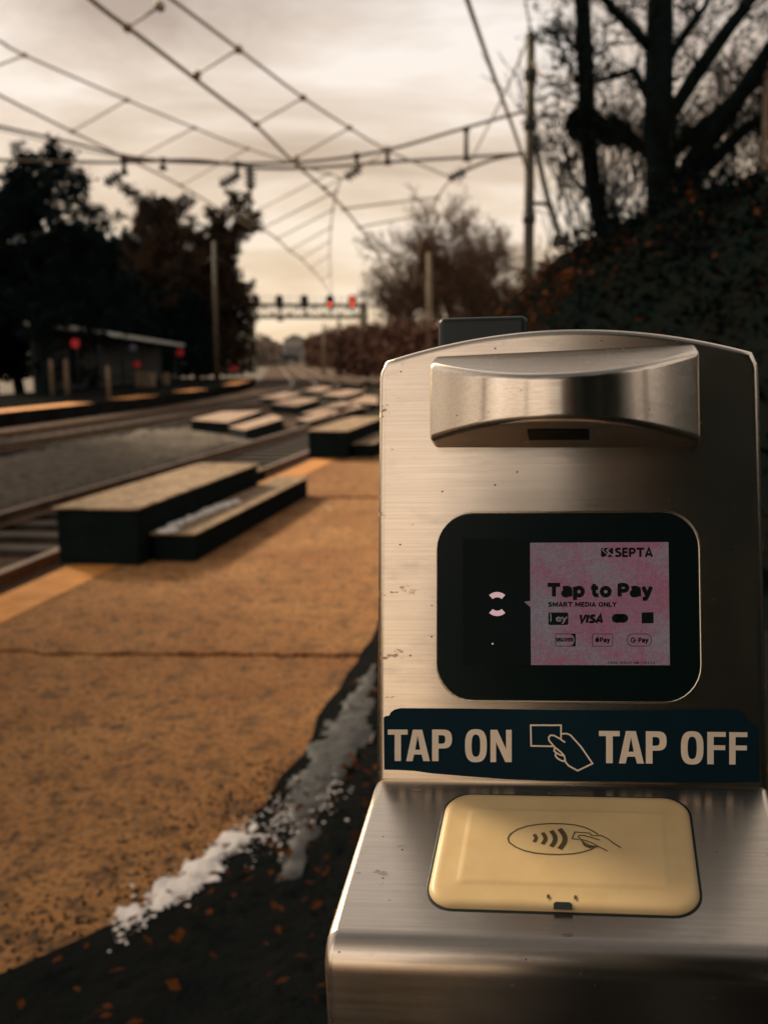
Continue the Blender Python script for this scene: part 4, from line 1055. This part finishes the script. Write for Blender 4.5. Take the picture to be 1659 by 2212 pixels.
# centre of lip arc
nx_, nz_ = -sd2, cd2
c_y, c_z = Bv.y - nx_*RL, Bv.z - nz_*RL
for i in range(1, 11):
    a0 = math.atan2(nz_, nx_); a1 = math.pi; a = a0+(a1-a0)*i/10
    prof.append((c_y+RL*math.cos(a), c_z+RL*math.sin(a)))
fy = prof[-1][0]
for z in (ZO-.10, ZO-.3, .6, .3, .02): prof.append((fy, z))
mb = MB(); cols = []
rb_ = .0045
for i in range(6): a = math.pi/2*i/5; cols.append((XL+rb_*(1-math.sin(a)), rb_*(1-math.cos(a))))   # x, sink
cols = [(XL+rb_*(1-math.cos(math.pi/2*i/5)), rb_*(1-math.sin(math.pi/2*i/5))) for i in range(6)]
xs = cols + [(XL+rb_+.0004, 0)] + [(XR-rb_-.0004, 0)] + [(XR-(x-XL), s_) for x, s_ in reversed(cols)]
kp = len(prof); vs = []
for j, (x, sk) in enumerate(xs):
    for i, (y, z) in enumerate(prof):
        a = Vector(prof[max(i-1, 0)]); b = Vector(prof[min(i+1, kp-1)]); d = (b-a).normalized(); n_ = Vector((-d.y, d.x))
        if n_.y < 0 and i < 9 or (i >= 9 and n_.x > 0): n_ = -n_
        vs.append((x, y-n_.x*sk, z-n_.y*sk))
mb.add(vs, [(j*kp+i, j*kp+i+1, (j+1)*kp+i+1, (j+1)*kp+i) for j in range(len(xs)-1) for i in range(kp-1)], True)
for j in (0, len(xs)-1):                                # side cheeks
    e_ = [vs[j*kp+i] for i in range(kp)]; x = e_[0][0]
    mb.add(e_+[(x, .070, p[2]) for p in e_], [(i, i+1, kp+i+1, kp+i) for i in range(kp-1)])
mb.add([(XL, .070, .02), (XR, .070, .02), (XR, .070, ZO), (XL, .070, ZO)], [(0, 1, 2, 3)])
o = part(mb, 'pedestal', STEEL)
bm = bmesh.new(); bm.from_mesh(o.data); bmesh.ops.recalc_face_normals(bm, faces=bm.faces); bm.to_mesh(o.data); bm.free()
mb = MB(); mb.box((XC, (fy+.07)/2, .012), (.15, .15, .012)); part(mb, 'base_plate', STEEL)

# hood over the scanner
hx0, hx1 = -.0775, .0702; hc = (hx0+hx1)/2; hw_ = (hx1-hx0)/2; PM, PE = .046, .012; WT, WB = .2372, .1826
NXH = 40; secs = []
for i in range(NXH+1):
    a = -1+2*i/NXH; x = hc+a*hw_; p = PE+(PM-PE)*(1-abs(a)**2.1)
    secs.append([(x, WT+.0017*a, 0), (x, WT+.0017*a-.50*p, p), (x, WB-.0012*a+.17*p, p), (x, WB-.0012*a, 0)])
bm = bmesh.new(); V = [[bm.verts.new(q) for q in s_] for s_ in secs]
for i in range(NXH):
    for j in range(3): bm.faces.new((V[i][j], V[i+1][j], V[i+1][j+1], V[i][j+1]))
bm.faces.new(V[0]); bm.faces.new(list(reversed(V[-1]))); bmesh.ops.recalc_face_normals(bm, faces=bm.faces)
me = bpy.data.meshes.new('hood'); bm.to_mesh(me); bm.free()
for v in me.vertices: v.co = PT(v.co)
me.polygons.foreach_set('use_smooth', [True]*len(me.polygons)); me.materials.append(STEEL)
hood = bpy.data.objects.new('hood', me); COL.objects.link(hood); hood.parent = kiosk
md = hood.modifiers.new('round', 'BEVEL'); md.width = .0034; md.segments = 4; md.limit_method = 'ANGLE'; md.angle_limit = R(28); md.harden_normals = True
# slot in the hood's underside
def under(x, t_): # point on the underside, t_ 0 at the face .. 1 at the lip
    a = (x-hc)/hw_; p = PE+(PM-PE)*(1-abs(a)**2.1); n = p*t_; return pl(x, WB-.0012*a+.17*n, n) + Vector((0, .0, -.0006))
mb = MB(); vs = []
for x in [-.022+.0325*i/8 for i in range(9)]:
    for t_ in (.34, .70): vs.append(under(x, t_))
mb.add(vs, [(2*i, 2*i+1, 2*i+3, 2*i+2) for i in range(8)]); part(mb, 'scanner_slot', GLASS, hood)

# display window
X0, X1, Y0, Y1 = -.0745, .0690, .0434, .1463
mb = MB(); ringo = rrect(X0-.0010, X1+.0010, Y0-.0010, Y1+.0010, .0210); ringi = rrect(X0, X1, Y0, Y1, .0200)
slab_rings(mb, [(ringo, -.0004), (ringo, .0003), (inset(ringo, .0002), .0005), (ringi, .0005), (inset(ringi, .0002), .0001)], cap=False)
disp = None
mbw = MB(); flat(mbw, [inset(ringi, .0001)], .00025); disp = part(mbw, 'display_window', GLASS, None, PT)
part(mb, 'window_rim', STEEL, disp, PT)
mb = MB(); flat(mb, [[ppx(p, .0004) for p in ((1000, 1437), (1146, 1437), (1144, 1166), (1000, 1163))][::1]], .0004); part(mb, 'panel', LCDK, disp, PT)
def pxloops(loops, n): return [[ppx(p, n) for p in l] for l in loops]
mb = MB(); flat(mb, pxloops([[(1147, 1437), (1447, 1437.5), (1444, 1171), (1145, 1172.5), (1145.5, 1298), (1132, 1300), (1146, 1312)]], .0005), .0005); screen = part(mb, 'screen', SCREEN, disp, PT)

def stroke(mb_, pts, w_, n, fn, closed=False):
    P_ = [Vector(fn(p, n)) for p in pts]; k = len(P_); Lf = []; Rg = []
    for i in range(k):
        a = P_[i-1] if (i or closed) else P_[i]; b = P_[(i+1) % k] if (i < k-1 or closed) else P_[i]
        e1 = (P_[i]-a); e2 = (b-P_[i])
        e1 = e1.normalized() if e1.length > 1e-9 else e2.normalized(); e2 = e2.normalized() if e2.length > 1e-9 else e1
        n1_ = Vector((-e1.y, e1.x)); n2_ = Vector((-e2.y, e2.x)); nn = (n1_+n2_)
        nn = nn.normalized() if nn.length > 1e-6 else n1_
        f_ = w_/2/max(.5, nn.dot(n1_)); Lf.append(P_[i]+nn*f_); Rg.append(P_[i]-nn*f_)
    vs_ = [(p.x, p.y, n) for p in Lf]+[(p.x, p.y, n) for p in Rg]
    fs_ = [(i, k+i, k+(i+1) % k, (i+1) % k) for i in range(k if closed else k-1)]
    return mb_.add(vs_, fs_)
def text_px(name, s, x0, x1, yb, yc, n, m_, parent, bold=.0, shear=0.0, slope=0.0):
    """lettering: s stretched to x0..x1, baseline yb, capital top yc (photo pixels on the upright face)"""
    def mesh_of(body):
        cu = bpy.data.curves.new('t', 'FONT'); cu.body = body; cu.offset = bold; cu.shear = shear; cu.resolution_u = 4
        ob = bpy.data.objects.new('t', cu); COL.objects.link(ob); bpy.context.view_layer.update()
        me_ = bpy.data.meshes.new_from_object(ob.evaluated_get(bpy.context.evaluated_depsgraph_get()))
        vs_ = [tuple(v.co) for v in me_.vertices]; fs_ = [tuple(p.vertices) for p in me_.polygons]
        bpy.data.objects.remove(ob); bpy.data.curves.remove(cu); bpy.data.meshes.remove(me_); return vs_, fs_
    capv, _ = mesh_of('T'); ch = max(v[1] for v in capv); cb = min(v[1] for v in capv)
    vs_, fs_ = mesh_of(s); a = min(v[0] for v in vs_); b = max(v[0] for v in vs_)
    mb_ = MB(); P_ = []
    for v in vs_:
        x = x0+(x1-x0)*(v[0]-a)/(b-a); y = yb+(yc-yb)*(v[1]-cb)/(ch-cb) + slope*(x-x0)
        q = ppx((x, y), n); P_.append((q[0], q[1], n))
    mb_.add(P_, fs_); return part(mb_, name, m_, parent, PT)
def el(cx_, cy__, rx, ry, a0=0, a1=360, k=16): return [(cx_+rx*math.cos(R(a0+(a1-a0)*i/k)), cy__+ry*math.sin(R(a0+(a1-a0)*i/k))) for i in range(k+1)]
GL = {'T': (.80, [[(0, .9), (.8, .9)], [(.4, 0), (.4, .9)]]), 't': (.50, [[(.2, .97), (.2, .24), (.26, .12), (.36, .095), (.48, .095)], [(0, .66), (.46, .66)]]),
 'a': (.66, [[(.08, .62), (.22, .67), (.38, .67), (.52, .60), (.56, .48), (.56, 0)], [(.56, .42), (.28, .42), (.13, .34), (.10, .22), (.15, .12), (.27, .085), (.42, .12), (.56, .24)]]),
 'p': (.68, [[(.1, .76), (.1, -.27)], el(.36, .375, .24, .30)]), 'o': (.70, [el(.35, .375, .25, .30)]), 'P': (.68, [[(.1, 0), (.1, 1)], [(.1, .9), (.38, .9)]+el(.38, .67, .20, .23, 90, -90, 8)+[(.38, .44), (.1, .44)]]),
 'y': (.66, [[(.07, .76), (.33, .08)], [(.59, .76), (.31, -.06), (.24, -.17), (.04, -.18)]]), 'S': (.66, [[(.58, .82), (.45, .89), (.3, .90), (.16, .84), (.12, .72), (.18, .60), (.32, .53), (.46, .46), (.56, .37), (.57, .24), (.48, .13), (.32, .10), (.18, .11), (.06, .19)]]),
 'M': (.92, [[(.1, 0), (.1, 1)], [(.82, 0), (.82, 1)], [(.12, .96), (.46, .22), (.80, .96)]]), 'A': (.76, [[(.06, 0), (.38, .97), (.70, 0)], [(.18, .28), (.58, .28)]]),
 'R': (.70, [[(.1, 0), (.1, 1)], [(.1, .9), (.38, .9)]+el(.38, .68, .20, .22, 90, -90, 8)+[(.38, .46), (.1, .46)], [(.36, .46), (.62, 0)]]), 'E': (.60, [[(.1, 0), (.1, 1)], [(.1, .9), (.58, .9)], [(.1, .52), (.54, .52)], [(.1, .1), (.58, .1)]]),
 'D': (.74, [[(.1, .1), (.1, .9), (.35, .9), (.55, .78), (.63, .5), (.55, .22), (.35, .1), (.1, .1)]]), 'I': (.20, [[(.1, 0), (.1, 1)]]), 'N': (.76, [[(.1, 0), (.1, 1)], [(.66, 0), (.66, 1)], [(.12, .95), (.64, .05)]]),
 'L': (.58, [[(.1, 1), (.1, .1), (.58, .1)]]), 'Y': (.68, [[(.04, 1), (.34, .50), (.64, 1)], [(.34, .50), (.34, 0)]]), 'O': (.80, [el(.40, .5, .30, .40)]), 'V': (.70, [[(.05, 1), (.35, .06), (.65, 1)]]), 'C': (.70, [el(.42, .5, .32, .40, 45, 315, 12)]), ' ': (.26, [])}
def text_bold(name, s, x0, x1, yb, yc, n, m_, parent, sw=.2, shear=0.0, gap=.09):
    tot = sum(GL[c][0] for c in s)+gap*(len(s)-1); kx = (x1-x0)/tot; ky = (yc-yb); x = 0; mb_ = MB()
    k_ = abs(ky)*.000245
    for c in s:
        for i, pl_ in enumerate(GL[c][1]):
            P_ = [(x0+(x+px_+shear*py_)*kx, yb+py_*ky) for px_, py_ in pl_]
            cl_d = c in 'oO' or (c == 'p' and i == 1)
            stroke(mb_, P_[:-1] if cl_d else P_, sw*k_, n+.00001*i, ppx, cl_d)
        x += GL[c][0]+gap
    return part(mb_, name, m_, parent, PT)
def crop(cx_, cy__): return (1340*.8295+cx_*(440/1659*.8295), 1380*.8295+cy__*(440/1659*.8295))
def T2(name, s, cx0, cx1, cyb, cyc, bold=.0, shear=0.0, m_=None, n=.0007):
    a = crop(cx0, cyb); b = crop(cx1, cyc); return text_px(name, s, a[0], b[0], a[1], b[1], n, m_ or LCDK, screen, bold, shear)
def TB(name, s, cx0, cx1, cyb, cyc, sw=.21, shear=0.0):
    a = crop(cx0, cyb); b = crop(cx1, cyc); return text_bold(name, s, a[0], b[0], a[1], b[1], .0007, LCDK, screen, sw, shear)
TB('headline_text', 'Tap to Pay', 325, 1352, 655, 528, .33)
TB('subtitle_text', 'SMART MEDIA ONLY', 330, 1000, 755, 710, .30)
TB('operator_text', 'SEPTA', 985, 1355, 266, 176, .26)
TB('card_text', 'VISA', 628, 862, 914, 834, .34, .18)
T2('date_text', '1/5/26 10:32:37 AM | V3.3.3.5', 920, 1380, 1318, 1294, .02)
def cl_(l): return [crop(*p) for p in l]
def C_flat(name, loops, m_=None, n=.0007):
    mb_ = MB()
    for group_ in loops: flat(mb_, pxloops([cl_(l) for l in group_], n), n)
    return part(mb_, name, m_ or LCDK, screen, PT)
def circ(cx_, cy__, rx, ry, k=28, a0=0, a1=360): return [(cx_+rx*math.cos(R(a0+(a1-a0)*i/k)), cy__+ry*math.sin(R(a0+(a1-a0)*i/k))) for i in range(k+(0 if a1-a0 == 360 else 1))]
def rr2(x0, x1, y0, y1, r): return rrect(x0, x1, y0, y1, r, 5)
def frame(x0, x1, y0, y1, r, w_): return [rr2(x0, x1, y0, y1, r), list(reversed(rr2(x0+w_, x1-w_, y0+w_, y1-w_, max(r-w_, 2))))]
# transit emblem: a dark square with a pale swirl through it
C_flat('operator_emblem', [[rr2(848, 968, 176, 266, 16)]])
C_flat('operator_emblem', [[[(868, 180), (884, 178), (872, 200), (905, 232), (935, 226), (924, 250), (905, 268), (880, 266), (912, 246), (884, 224), (858, 200)]],
                           [[(896, 196), (930, 178), (948, 178), (918, 206), (950, 234), (968, 240), (968, 258), (940, 246), (906, 214)]]], SCREEN, .0009)
C_flat('card_badge', [[rr2(332, 528, 812, 935, 18)]])
T2('badge_text', 'ey', 404, 520, 902, 832, .02, 0, SCREEN, .0009)
C_flat('badge_mark', [[[(346, 822), (360, 822), (362, 900), (347, 902), (352, 862)]]], SCREEN, .0009)
C_flat('twin_circle_badge', [[circ(1004, 869, 50, 45)], [circ(1066, 869, 50, 45)], [[(1000, 826), (1070, 826), (1070, 912), (1000, 912)]]])
C_flat('square_badge', [[[(1248, 812), (1365, 808), (1365, 918), (1248, 920)]]])
C_flat('card_badge', [frame(400, 600, 1020, 1146, 8, 6), [[(600, 1022), (600, 1144), (552, 1144), (576, 1120), (588, 1082), (578, 1046), (548, 1022)]]])
TB('badge_text', 'DISCOVER', 410, 576, 1098, 1062, .28)
C_flat('wallet_badge', [frame(762, 966, 1020, 1146, 14, 6), [circ(811, 1082, 20, 24)], [circ(818, 1052, 6, 9)]])
TB('badge_text', 'Pay', 838, 936, 1104, 1058, .28)
C_flat('wallet_badge', [frame(1102, 1348, 1020, 1146, 60, 6)])
C_flat('badge_mark', [[circ(1164, 1083, 27, 27, 20, 30, 318) + list(reversed(circ(1164, 1083, 16, 16, 20, 30, 318)))], [[(1164, 1077), (1191, 1077), (1191, 1091), (1164, 1091)]]])
TB('badge_text', 'Pay', 1216, 1312, 1106, 1060, .28)
# light arcs and status dot left of the screen
mb = MB()
def arc(cx_, cy__, ri, ro, a0, a1, k=12): return [(cx_+ro*math.cos(R(a0+(a1-a0)*i/k)), cy__+ro*math.sin(R(a0+(a1-a0)*i/k))) for i in range(k+1)] + [(cx_+ri*math.cos(R(a1+(a0-a1)*i/k)), cy__+ri*math.sin(R(a1+(a0-a1)*i/k))) for i in range(k+1)]
flat(mb, pxloops([arc(1074, 1305, 14.5, 26, 228, 312)], .0006), .0006); part(mb, 'light_arc', ICONL, disp, PT)
mb = MB(); flat(mb, pxloops([arc(1074, 1305, 14.5, 26, 48, 132)], .0006), .0006); part(mb, 'light_arc', ICONL, disp, PT)
mb = MB(); flat(mb, pxloops([circ(1064, 1391, 2, 2, 8)], .0006), .0006); part(mb, 'status_light', ICONL, disp, PT)

# the blue sticker
def cut(p): return (796.3+.3*p[0], 1518+.3*p[1])                     # measured in an enlargement of the photo
so_ = [cut(p) for p in ((112, 485), (108, 110), (118, 100), (146, 96), (160, 70), (185, 52), (230, 42))] + [(1000, 1531.5), (1200, 1534.5), (1400, 1535), (1560, 1532.5), (1592, 1534), (1606, 1541), (1613, 1553), (1638, 1572), (1641, 1690), (1500, 1691), (1350, 1689), (1180, 1687.5), (1095, 1684), (1000, 1677), (930, 1671), (895, 1666), (860, 1664)]
st3 = [ppx(p, .0006) for p in so_]
ar = sum(st3[i-1][0]*st3[i][1]-st3[i][0]*st3[i-1][1] for i in range(len(st3)))
if ar < 0: st3.reverse()
mb = MB(); slab_rings(mb, [(st3, -.0002), (st3, .0006), (inset(st3, .0002), .0007)])
stk = part(mb, 'sticker', STICK, None, PT)
def letter(ch, x0, x1, yt, yb, sl_=0.0):
    """condensed bold capitals drawn in a unit box"""
    def bar_(a, b, c, d): return [(a, b), (c, b), (c, d), (a, d)]
    def superarc(cx_, cy__, rx, ry, a0, a1, k=12, e=2.6):
        P_ = []
        for i in range(k+1):
            a = R(a0+(a1-a0)*i/k); c, s_ = math.cos(a), math.sin(a)
            P_.append((cx_+rx*math.copysign(abs(c)**(2/e), c), cy__+ry*math.copysign(abs(s_)**(2/e), s_)))
        return P_
    if ch == 'T': Ls = [[[(0, 0), (1, 0), (1, .163), (.664, .163), (.664, 1), (.343, 1), (.343, .163), (0, .163)]]]
    if ch == 'A': Ls = [[[(.282, 0), (.676, 0), (1, 1), (.724, 1), (.647, .79), (.335, .79), (.271, 1), (0, 1)], [(.482, .186), (.382, .637), (.594, .637)]]]
    if ch == 'P': Ls = [[[(0, 0), (.55, 0)] + superarc(.55, .3, .45, .3, -90, 90) + [(.322, .6), (.322, 1), (0, 1)], [(.322, .18), (.50, .18)] + superarc(.50, .313, .165, .133, -90, 90) + [(.322, .446)]]]
    if ch == 'O': Ls = [[superarc(.5, .5, .5, .5, 0, 348, 29, 2.7), superarc(.5, .5, .20, .335, 0, 348, 29, 2.7)]]
    if ch == 'N': Ls = [[[(0, 0), (.32, 0), (.735, .60), (.735, 0), (1, 0), (1, 1), (.70, 1), (.265, .38), (.265, 1), (0, 1)]]]
    if ch == 'F': Ls = [[[(0, 0), (1, 0), (1, .15), (.35, .15), (.35, .41), (.97, .41), (.97, .56), (.35, .56), (.35, 1), (0, 1)]]]
    mb_ = MB()
    for g_ in Ls:
        flat(mb_, [[ppx((x0+(x1-x0)*a, yt+(yb-yt)*b + sl_*a), .0010) for a, b in l] for l in g_], .0010)
    return part(mb_, 'letter', CREAM, stk, PT)
for ch, a, b, t_, d_2 in (('T', 138, 281, 195, 422), ('A', 270, 441, 196, 423), ('P', 457, 600, 195, 423), ('O', 694, 851, 192, 431), ('N', 877, 1030, 197, 430)):
    letter(ch, 796.3+.3*a, 796.3+.3*b, 1518+.3*t_, 1518+.3*d_2)
def cut2(x, y): return (1500*.8295+x*.25, 1850*.8295+y*.25)
for ch, a, b, t_, d_2 in (('T', 198, 378, 179, 458), ('A', 370, 587, 180, 461), ('P', 603, 783, 182, 462), ('O', 906, 1102, 181, 470), ('F', 1134, 1294, 188, 468), ('F', 1324, 1481, 190, 470)):
    p, q = cut2(a, t_), cut2(b, d_2); letter(ch, p[0], q[0], p[1], q[1], .4)
mb = MB(); WS = .00088
stroke(mb, [cut(p) for p in ((1385, 270), (1385, 164), (1167, 164), (1170, 313), (1335, 316))], WS, .0010, ppx)
stroke(mb, [cut(p) for p in ((1415, 288), (1372, 258), (1335, 238), (1310, 236), (1296, 252), (1300, 276), (1340, 322), (1385, 358), (1408, 384), (1418, 430), (1440, 456), (1505, 492), (1612, 440), (1530, 320), (1452, 234), (1425, 224), (1388, 226))], WS, .00102, ppx)
stroke(mb, [cut(p) for p in ((1340, 322), (1336, 350), (1350, 362), (1378, 378), (1408, 384))], WS, .00104, ppx)
stroke(mb, [cut(p) for p in ((1350, 362), (1344, 382), (1356, 400), (1385, 418), (1405, 424), (1416, 410))], WS, .00106, ppx)
part(mb, 'hand_icon', CREAM, stk, PT)

# yellow tap pad
def pad_loop(i): return rrect(-.0668+i, .0602-i, -.0908+i, -.0122-i, max(.0135-i*.8, .003), 8)
mb = MB(); slab_rings(mb, [(pad_loop(-.0010), -.0006), (pad_loop(-.0010), .0002), (pad_loop(-.0006), .0003)]); gk = mb
rings = [(pad_loop(0), -.001)]
for i in range(7): a = math.pi/2*i/6; rings.append((pad_loop(.0052*(1-math.cos(a))+.0001), -.0004+.0030*math.sin(a)))
for i in range(1, 7): t_ = i/6; rings.append((pad_loop(.0118+.0042*t_), .0026+.0007*(t_*t_*(3-2*t_))))
rings.append((pad_loop(.0164), .0033))
mb = MB(); slab_rings(mb, rings); padp = part(mb, 'tap_pad', PAD, None, LTm)
part(gk, 'gasket', BLACKP, padp, LTm)
HT = .00345
def lpm(p, n): x, l = lpx(p, n); return x, -l
def ecut(x, y): return (1280*.8295+x*.2, 2100*.8295+y*.2)
mb = MB(); EL = [ecut(x, y) for x, y in ((1150, 305), (1080, 262), (1000, 228), (900, 204), (780, 192), (640, 188), (500, 198), (380, 218), (280, 252), (205, 300), (178, 346), (190, 392), (260, 442), (350, 480), (460, 506), (600, 520), (740, 524), (880, 516), (980, 498), (1060, 474), (1110, 452))]
stroke(mb, EL, .00075, HT, lpm)
for (x, y0, y1, bw, bl) in ((448, 305, 388, 38, 26), (540, 288, 412, 42, 34), (636, 266, 438, 48, 44), (726, 246, 464, 52, 60)):
    P_ = [ecut(x + bl*math.sin(math.pi*t_/8)+8, y0+(y1-y0)*t_/8) for t_ in range(9)]
    stroke(mb, P_, bw*.2*.000245, HT+.00002, lpm)
stroke(mb, [ecut(*p) for p in ((1170, 368), (1080, 342), (1000, 318), (950, 316), (935, 330), (960, 358), (1010, 372), (1090, 400), (1160, 440), (1255, 486))], .0006, HT+.00004, lpm)
stroke(mb, [ecut(*p) for p in ((945, 362), (870, 352), (900, 280), (1060, 292), (1080, 322), (1180, 316), (1250, 350), (1330, 408), (1400, 452))], .0006, HT+.00006, lpm)
for dy in (0, 24, 46): stroke(mb, [ecut(*p) for p in ((965+dy*.5, 365+dy), (1000+dy*.4, 395+dy*.9), (1060, 425+dy*.5), (1150, 440))], .0006, HT+.00008, lpm)
part(mb, 'contactless_emblem', INK, padp, LTm)
mb = MB(); flat(mb, [[lpm(p, .0031) for p in ((1195.5, 1966), (1196, 1952), (1201, 1949), (1231, 1950), (1236, 1954), (1236.5, 1967))]], .0031); part(mb, 'latch_slot', BLACKP, padp, LTm)
for (x, y) in ((1184.5, 1937.5), (1243, 1939.5)):
    mb = MB(); flat(mb, [[lpm(p, .0031) for p in rrect(x-3.3, x+3.3, y-4.5, y+4.5, 2, 3)]], .0031); part(mb, 'indicator_hole', INK, padp, LTm)

# black module standing behind the top of the housing
a = ppx((945, 690), -.06); b = ppx((1140, 690), -.06); tp = ppx((1040, 681), -.06)
mb = MB(); lo = rrect(a[0], b[0], .19, tp[1], .0045, 6)
rg = bevel_rings(lo, -.10, -.06, .004, 4); slab_rings(mb, rg)
idx, tf_ = tess([lo]); mb.add([(x, y, -.10) for x, y in idx], [tuple(reversed(f)) for f in tf_])
part(mb, 'antenna_module', BLACKP, None, PT)

# ------------------------------------------------------------------ what the steel mirrors: the photographer behind the camera
SKIN = simple('skin', (.075, .042, .030), .55, .1, 20); COAT = simple('black_coat', (.007, .011, .0115), .9, .2, 8, spec=.05)
TROU = simple('dark_trousers', (.014, .016, .02), .9, .2, 8, spec=.1); HAIR = simple('dark_hair', (.014, .010, .008), .6, .2, 30)
def skinned(name, verts, edges, m_, parent, sub=2, root=0):
    verts = [(v[0], v[1], v[2]*(1.07 if v[1] < PYc+.2 else 1.0), v[3]) for v in verts]     # a tall person; the hands stay at the phone
    me_ = bpy.data.meshes.new(name); me_.from_pydata([v[:3] for v in verts], edges, []); o_ = bpy.data.objects.new(name, me_); COL.objects.link(o_)
    md_ = o_.modifiers.new('skin', 'SKIN'); md_.use_smooth_shade = True
    if not me_.skin_vertices: me_.attributes.new('skin', 'FLOAT', 'POINT') if False else None
    with bpy.context.temp_override(object=o_, active_object=o_):
        if not me_.skin_vertices: bpy.ops.mesh.customdata_skin_add()
    for i, v in enumerate(verts):
        k_ = me_.skin_vertices[0].data[i]; k_.radius = v[3] if isinstance(v[3], tuple) else (v[3], v[3]); k_.use_root = (i == root)
    sb = o_.modifiers.new('sub', 'SUBSURF'); sb.levels = sub; sb.render_levels = sub
    bpy.context.view_layer.update()
    out_me = bpy.data.meshes.new_from_object(o_.evaluated_get(bpy.context.evaluated_depsgraph_get()))
    o_.modifiers.clear(); o_.data = out_me; out_me.materials.clear(); out_me.materials.append(m_)
    bpy.data.meshes.remove(me_)
    if parent: world_child(o_, parent)
    return o_
PXc, PYc = .02, -.36
per = empty('person', (PXc, PYc, 0), 'person in a dark coat holding up a phone, mirrored darkly in the steel', 'person')
bv = [(PXc, PYc, .95, (.15, .11)), (PXc, PYc-.01, 1.12, (.14, .10)), (PXc, PYc-.02, 1.32, (.16, .11)), (PXc, PYc, 1.46, (.09, .08)), (PXc, PYc+.015, 1.53, .055),
      (PXc-.01, PYc+.04, 1.60, (.075, .085)), (PXc-.015, PYc+.05, 1.69, (.078, .092)), (PXc-.015, PYc+.045, 1.75, (.055, .065))]
be_ = [(0, 1), (1, 2), (2, 3), (3, 4), (4, 5), (5, 6), (6, 7)]
def chain(start, pts):
    i = start
    for p in pts: bv.append(p); be_.append((i, len(bv)-1)); i = len(bv)-1
    return i
for sx in (-1, 1):
    hx = PXc+sx*.095
    an = chain(0, [(hx, PYc, .88, (.085, .09)), (hx+sx*.01, PYc+.02, .50, .06), (hx+sx*.01, PYc-.01, .09, .04), (hx+sx*.02, PYc+.13, .04, (.04, .03))])
    wx = .052*sx
    wr = chain(2, [(PXc+sx*.17, PYc, 1.43, .065), (PXc+sx*.23, PYc+.04, 1.17, .047), (wx+sx*.03, -.11, 1.24, .028), (wx+sx*.012, -.055, 1.275, (.030, .018))])
    for k_, (dz, ln) in enumerate(((.030, .85), (.010, 1.0), (-.010, .92), (-.028, .72))):
        chain(wr, [(wx+sx*.012, -.030, 1.285+dz, .009), (wx+sx*.004*ln, -.016, 1.287+dz, .0085), (wx-sx*.018*ln, -.0135, 1.288+dz, .008)])
    chain(wr, [(wx-sx*.012, -.040, 1.300, .010), (wx-sx*.022, -.026, 1.312, .009)])
skinned('body', bv, be_, SKIN, per)
cv = [(PXc, PYc, .80, (.19, .15)), (PXc, PYc, .98, (.18, .14)), (PXc, PYc-.01, 1.14, (.165, .125)), (PXc, PYc-.02, 1.33, (.185, .135)), (PXc, PYc, 1.47, (.10, .09)), (PXc, PYc+.01, 1.52, (.085, .08))]
ce = [(0, 1), (1, 2), (2, 3), (3, 4), (4, 5)]; bv, be_ = cv, ce
for sx in (-1, 1): chain(3, [(PXc+sx*.18, PYc, 1.43, .085), (PXc+sx*.24, PYc+.04, 1.17, .068), (.052*sx+sx*.045, -.14, 1.225, .046)])
skinned('coat', bv, be_, COAT, per)
bv = [(PXc, PYc, .93, (.165, .125))]; be_ = []
for sx in (-1, 1): chain(0, [(PXc+sx*.095, PYc, .86, (.10, .105)), (PXc+sx*.105, PYc+.02, .50, .078), (PXc+sx*.105, PYc-.01, .11, .062)])
skinned('trousers', bv, be_, TROU, per)
skinned('coat_hood', [(PXc, PYc-.02, 1.50, (.15, .12)), (PXc-.008, PYc-.01, 1.62, (.125, .115)), (PXc-.012, PYc-.005, 1.71, (.125, .12)), (PXc-.012, PYc+.005, 1.79, (.09, .09))], [(0, 1), (1, 2), (2, 3)], COAT, per)
mb = MB(); a_ = rrect(-.035, .040, 1.222, 1.372, .010, 5)
rg_ = bevel_rings(a_, 0, .0078, .002, 3); slab_rings(mb, rg_); idx, tf_ = tess([a_]); mb.add([(x, y, 0) for x, y in idx], [tuple(reversed(f)) for f in tf_])
tag(mb.build('phone', BLACKP, None, lambda v: Vector((v.x, -.004-v.z, v.y))), 'black phone held up by the person in the dark coat', 'phone')
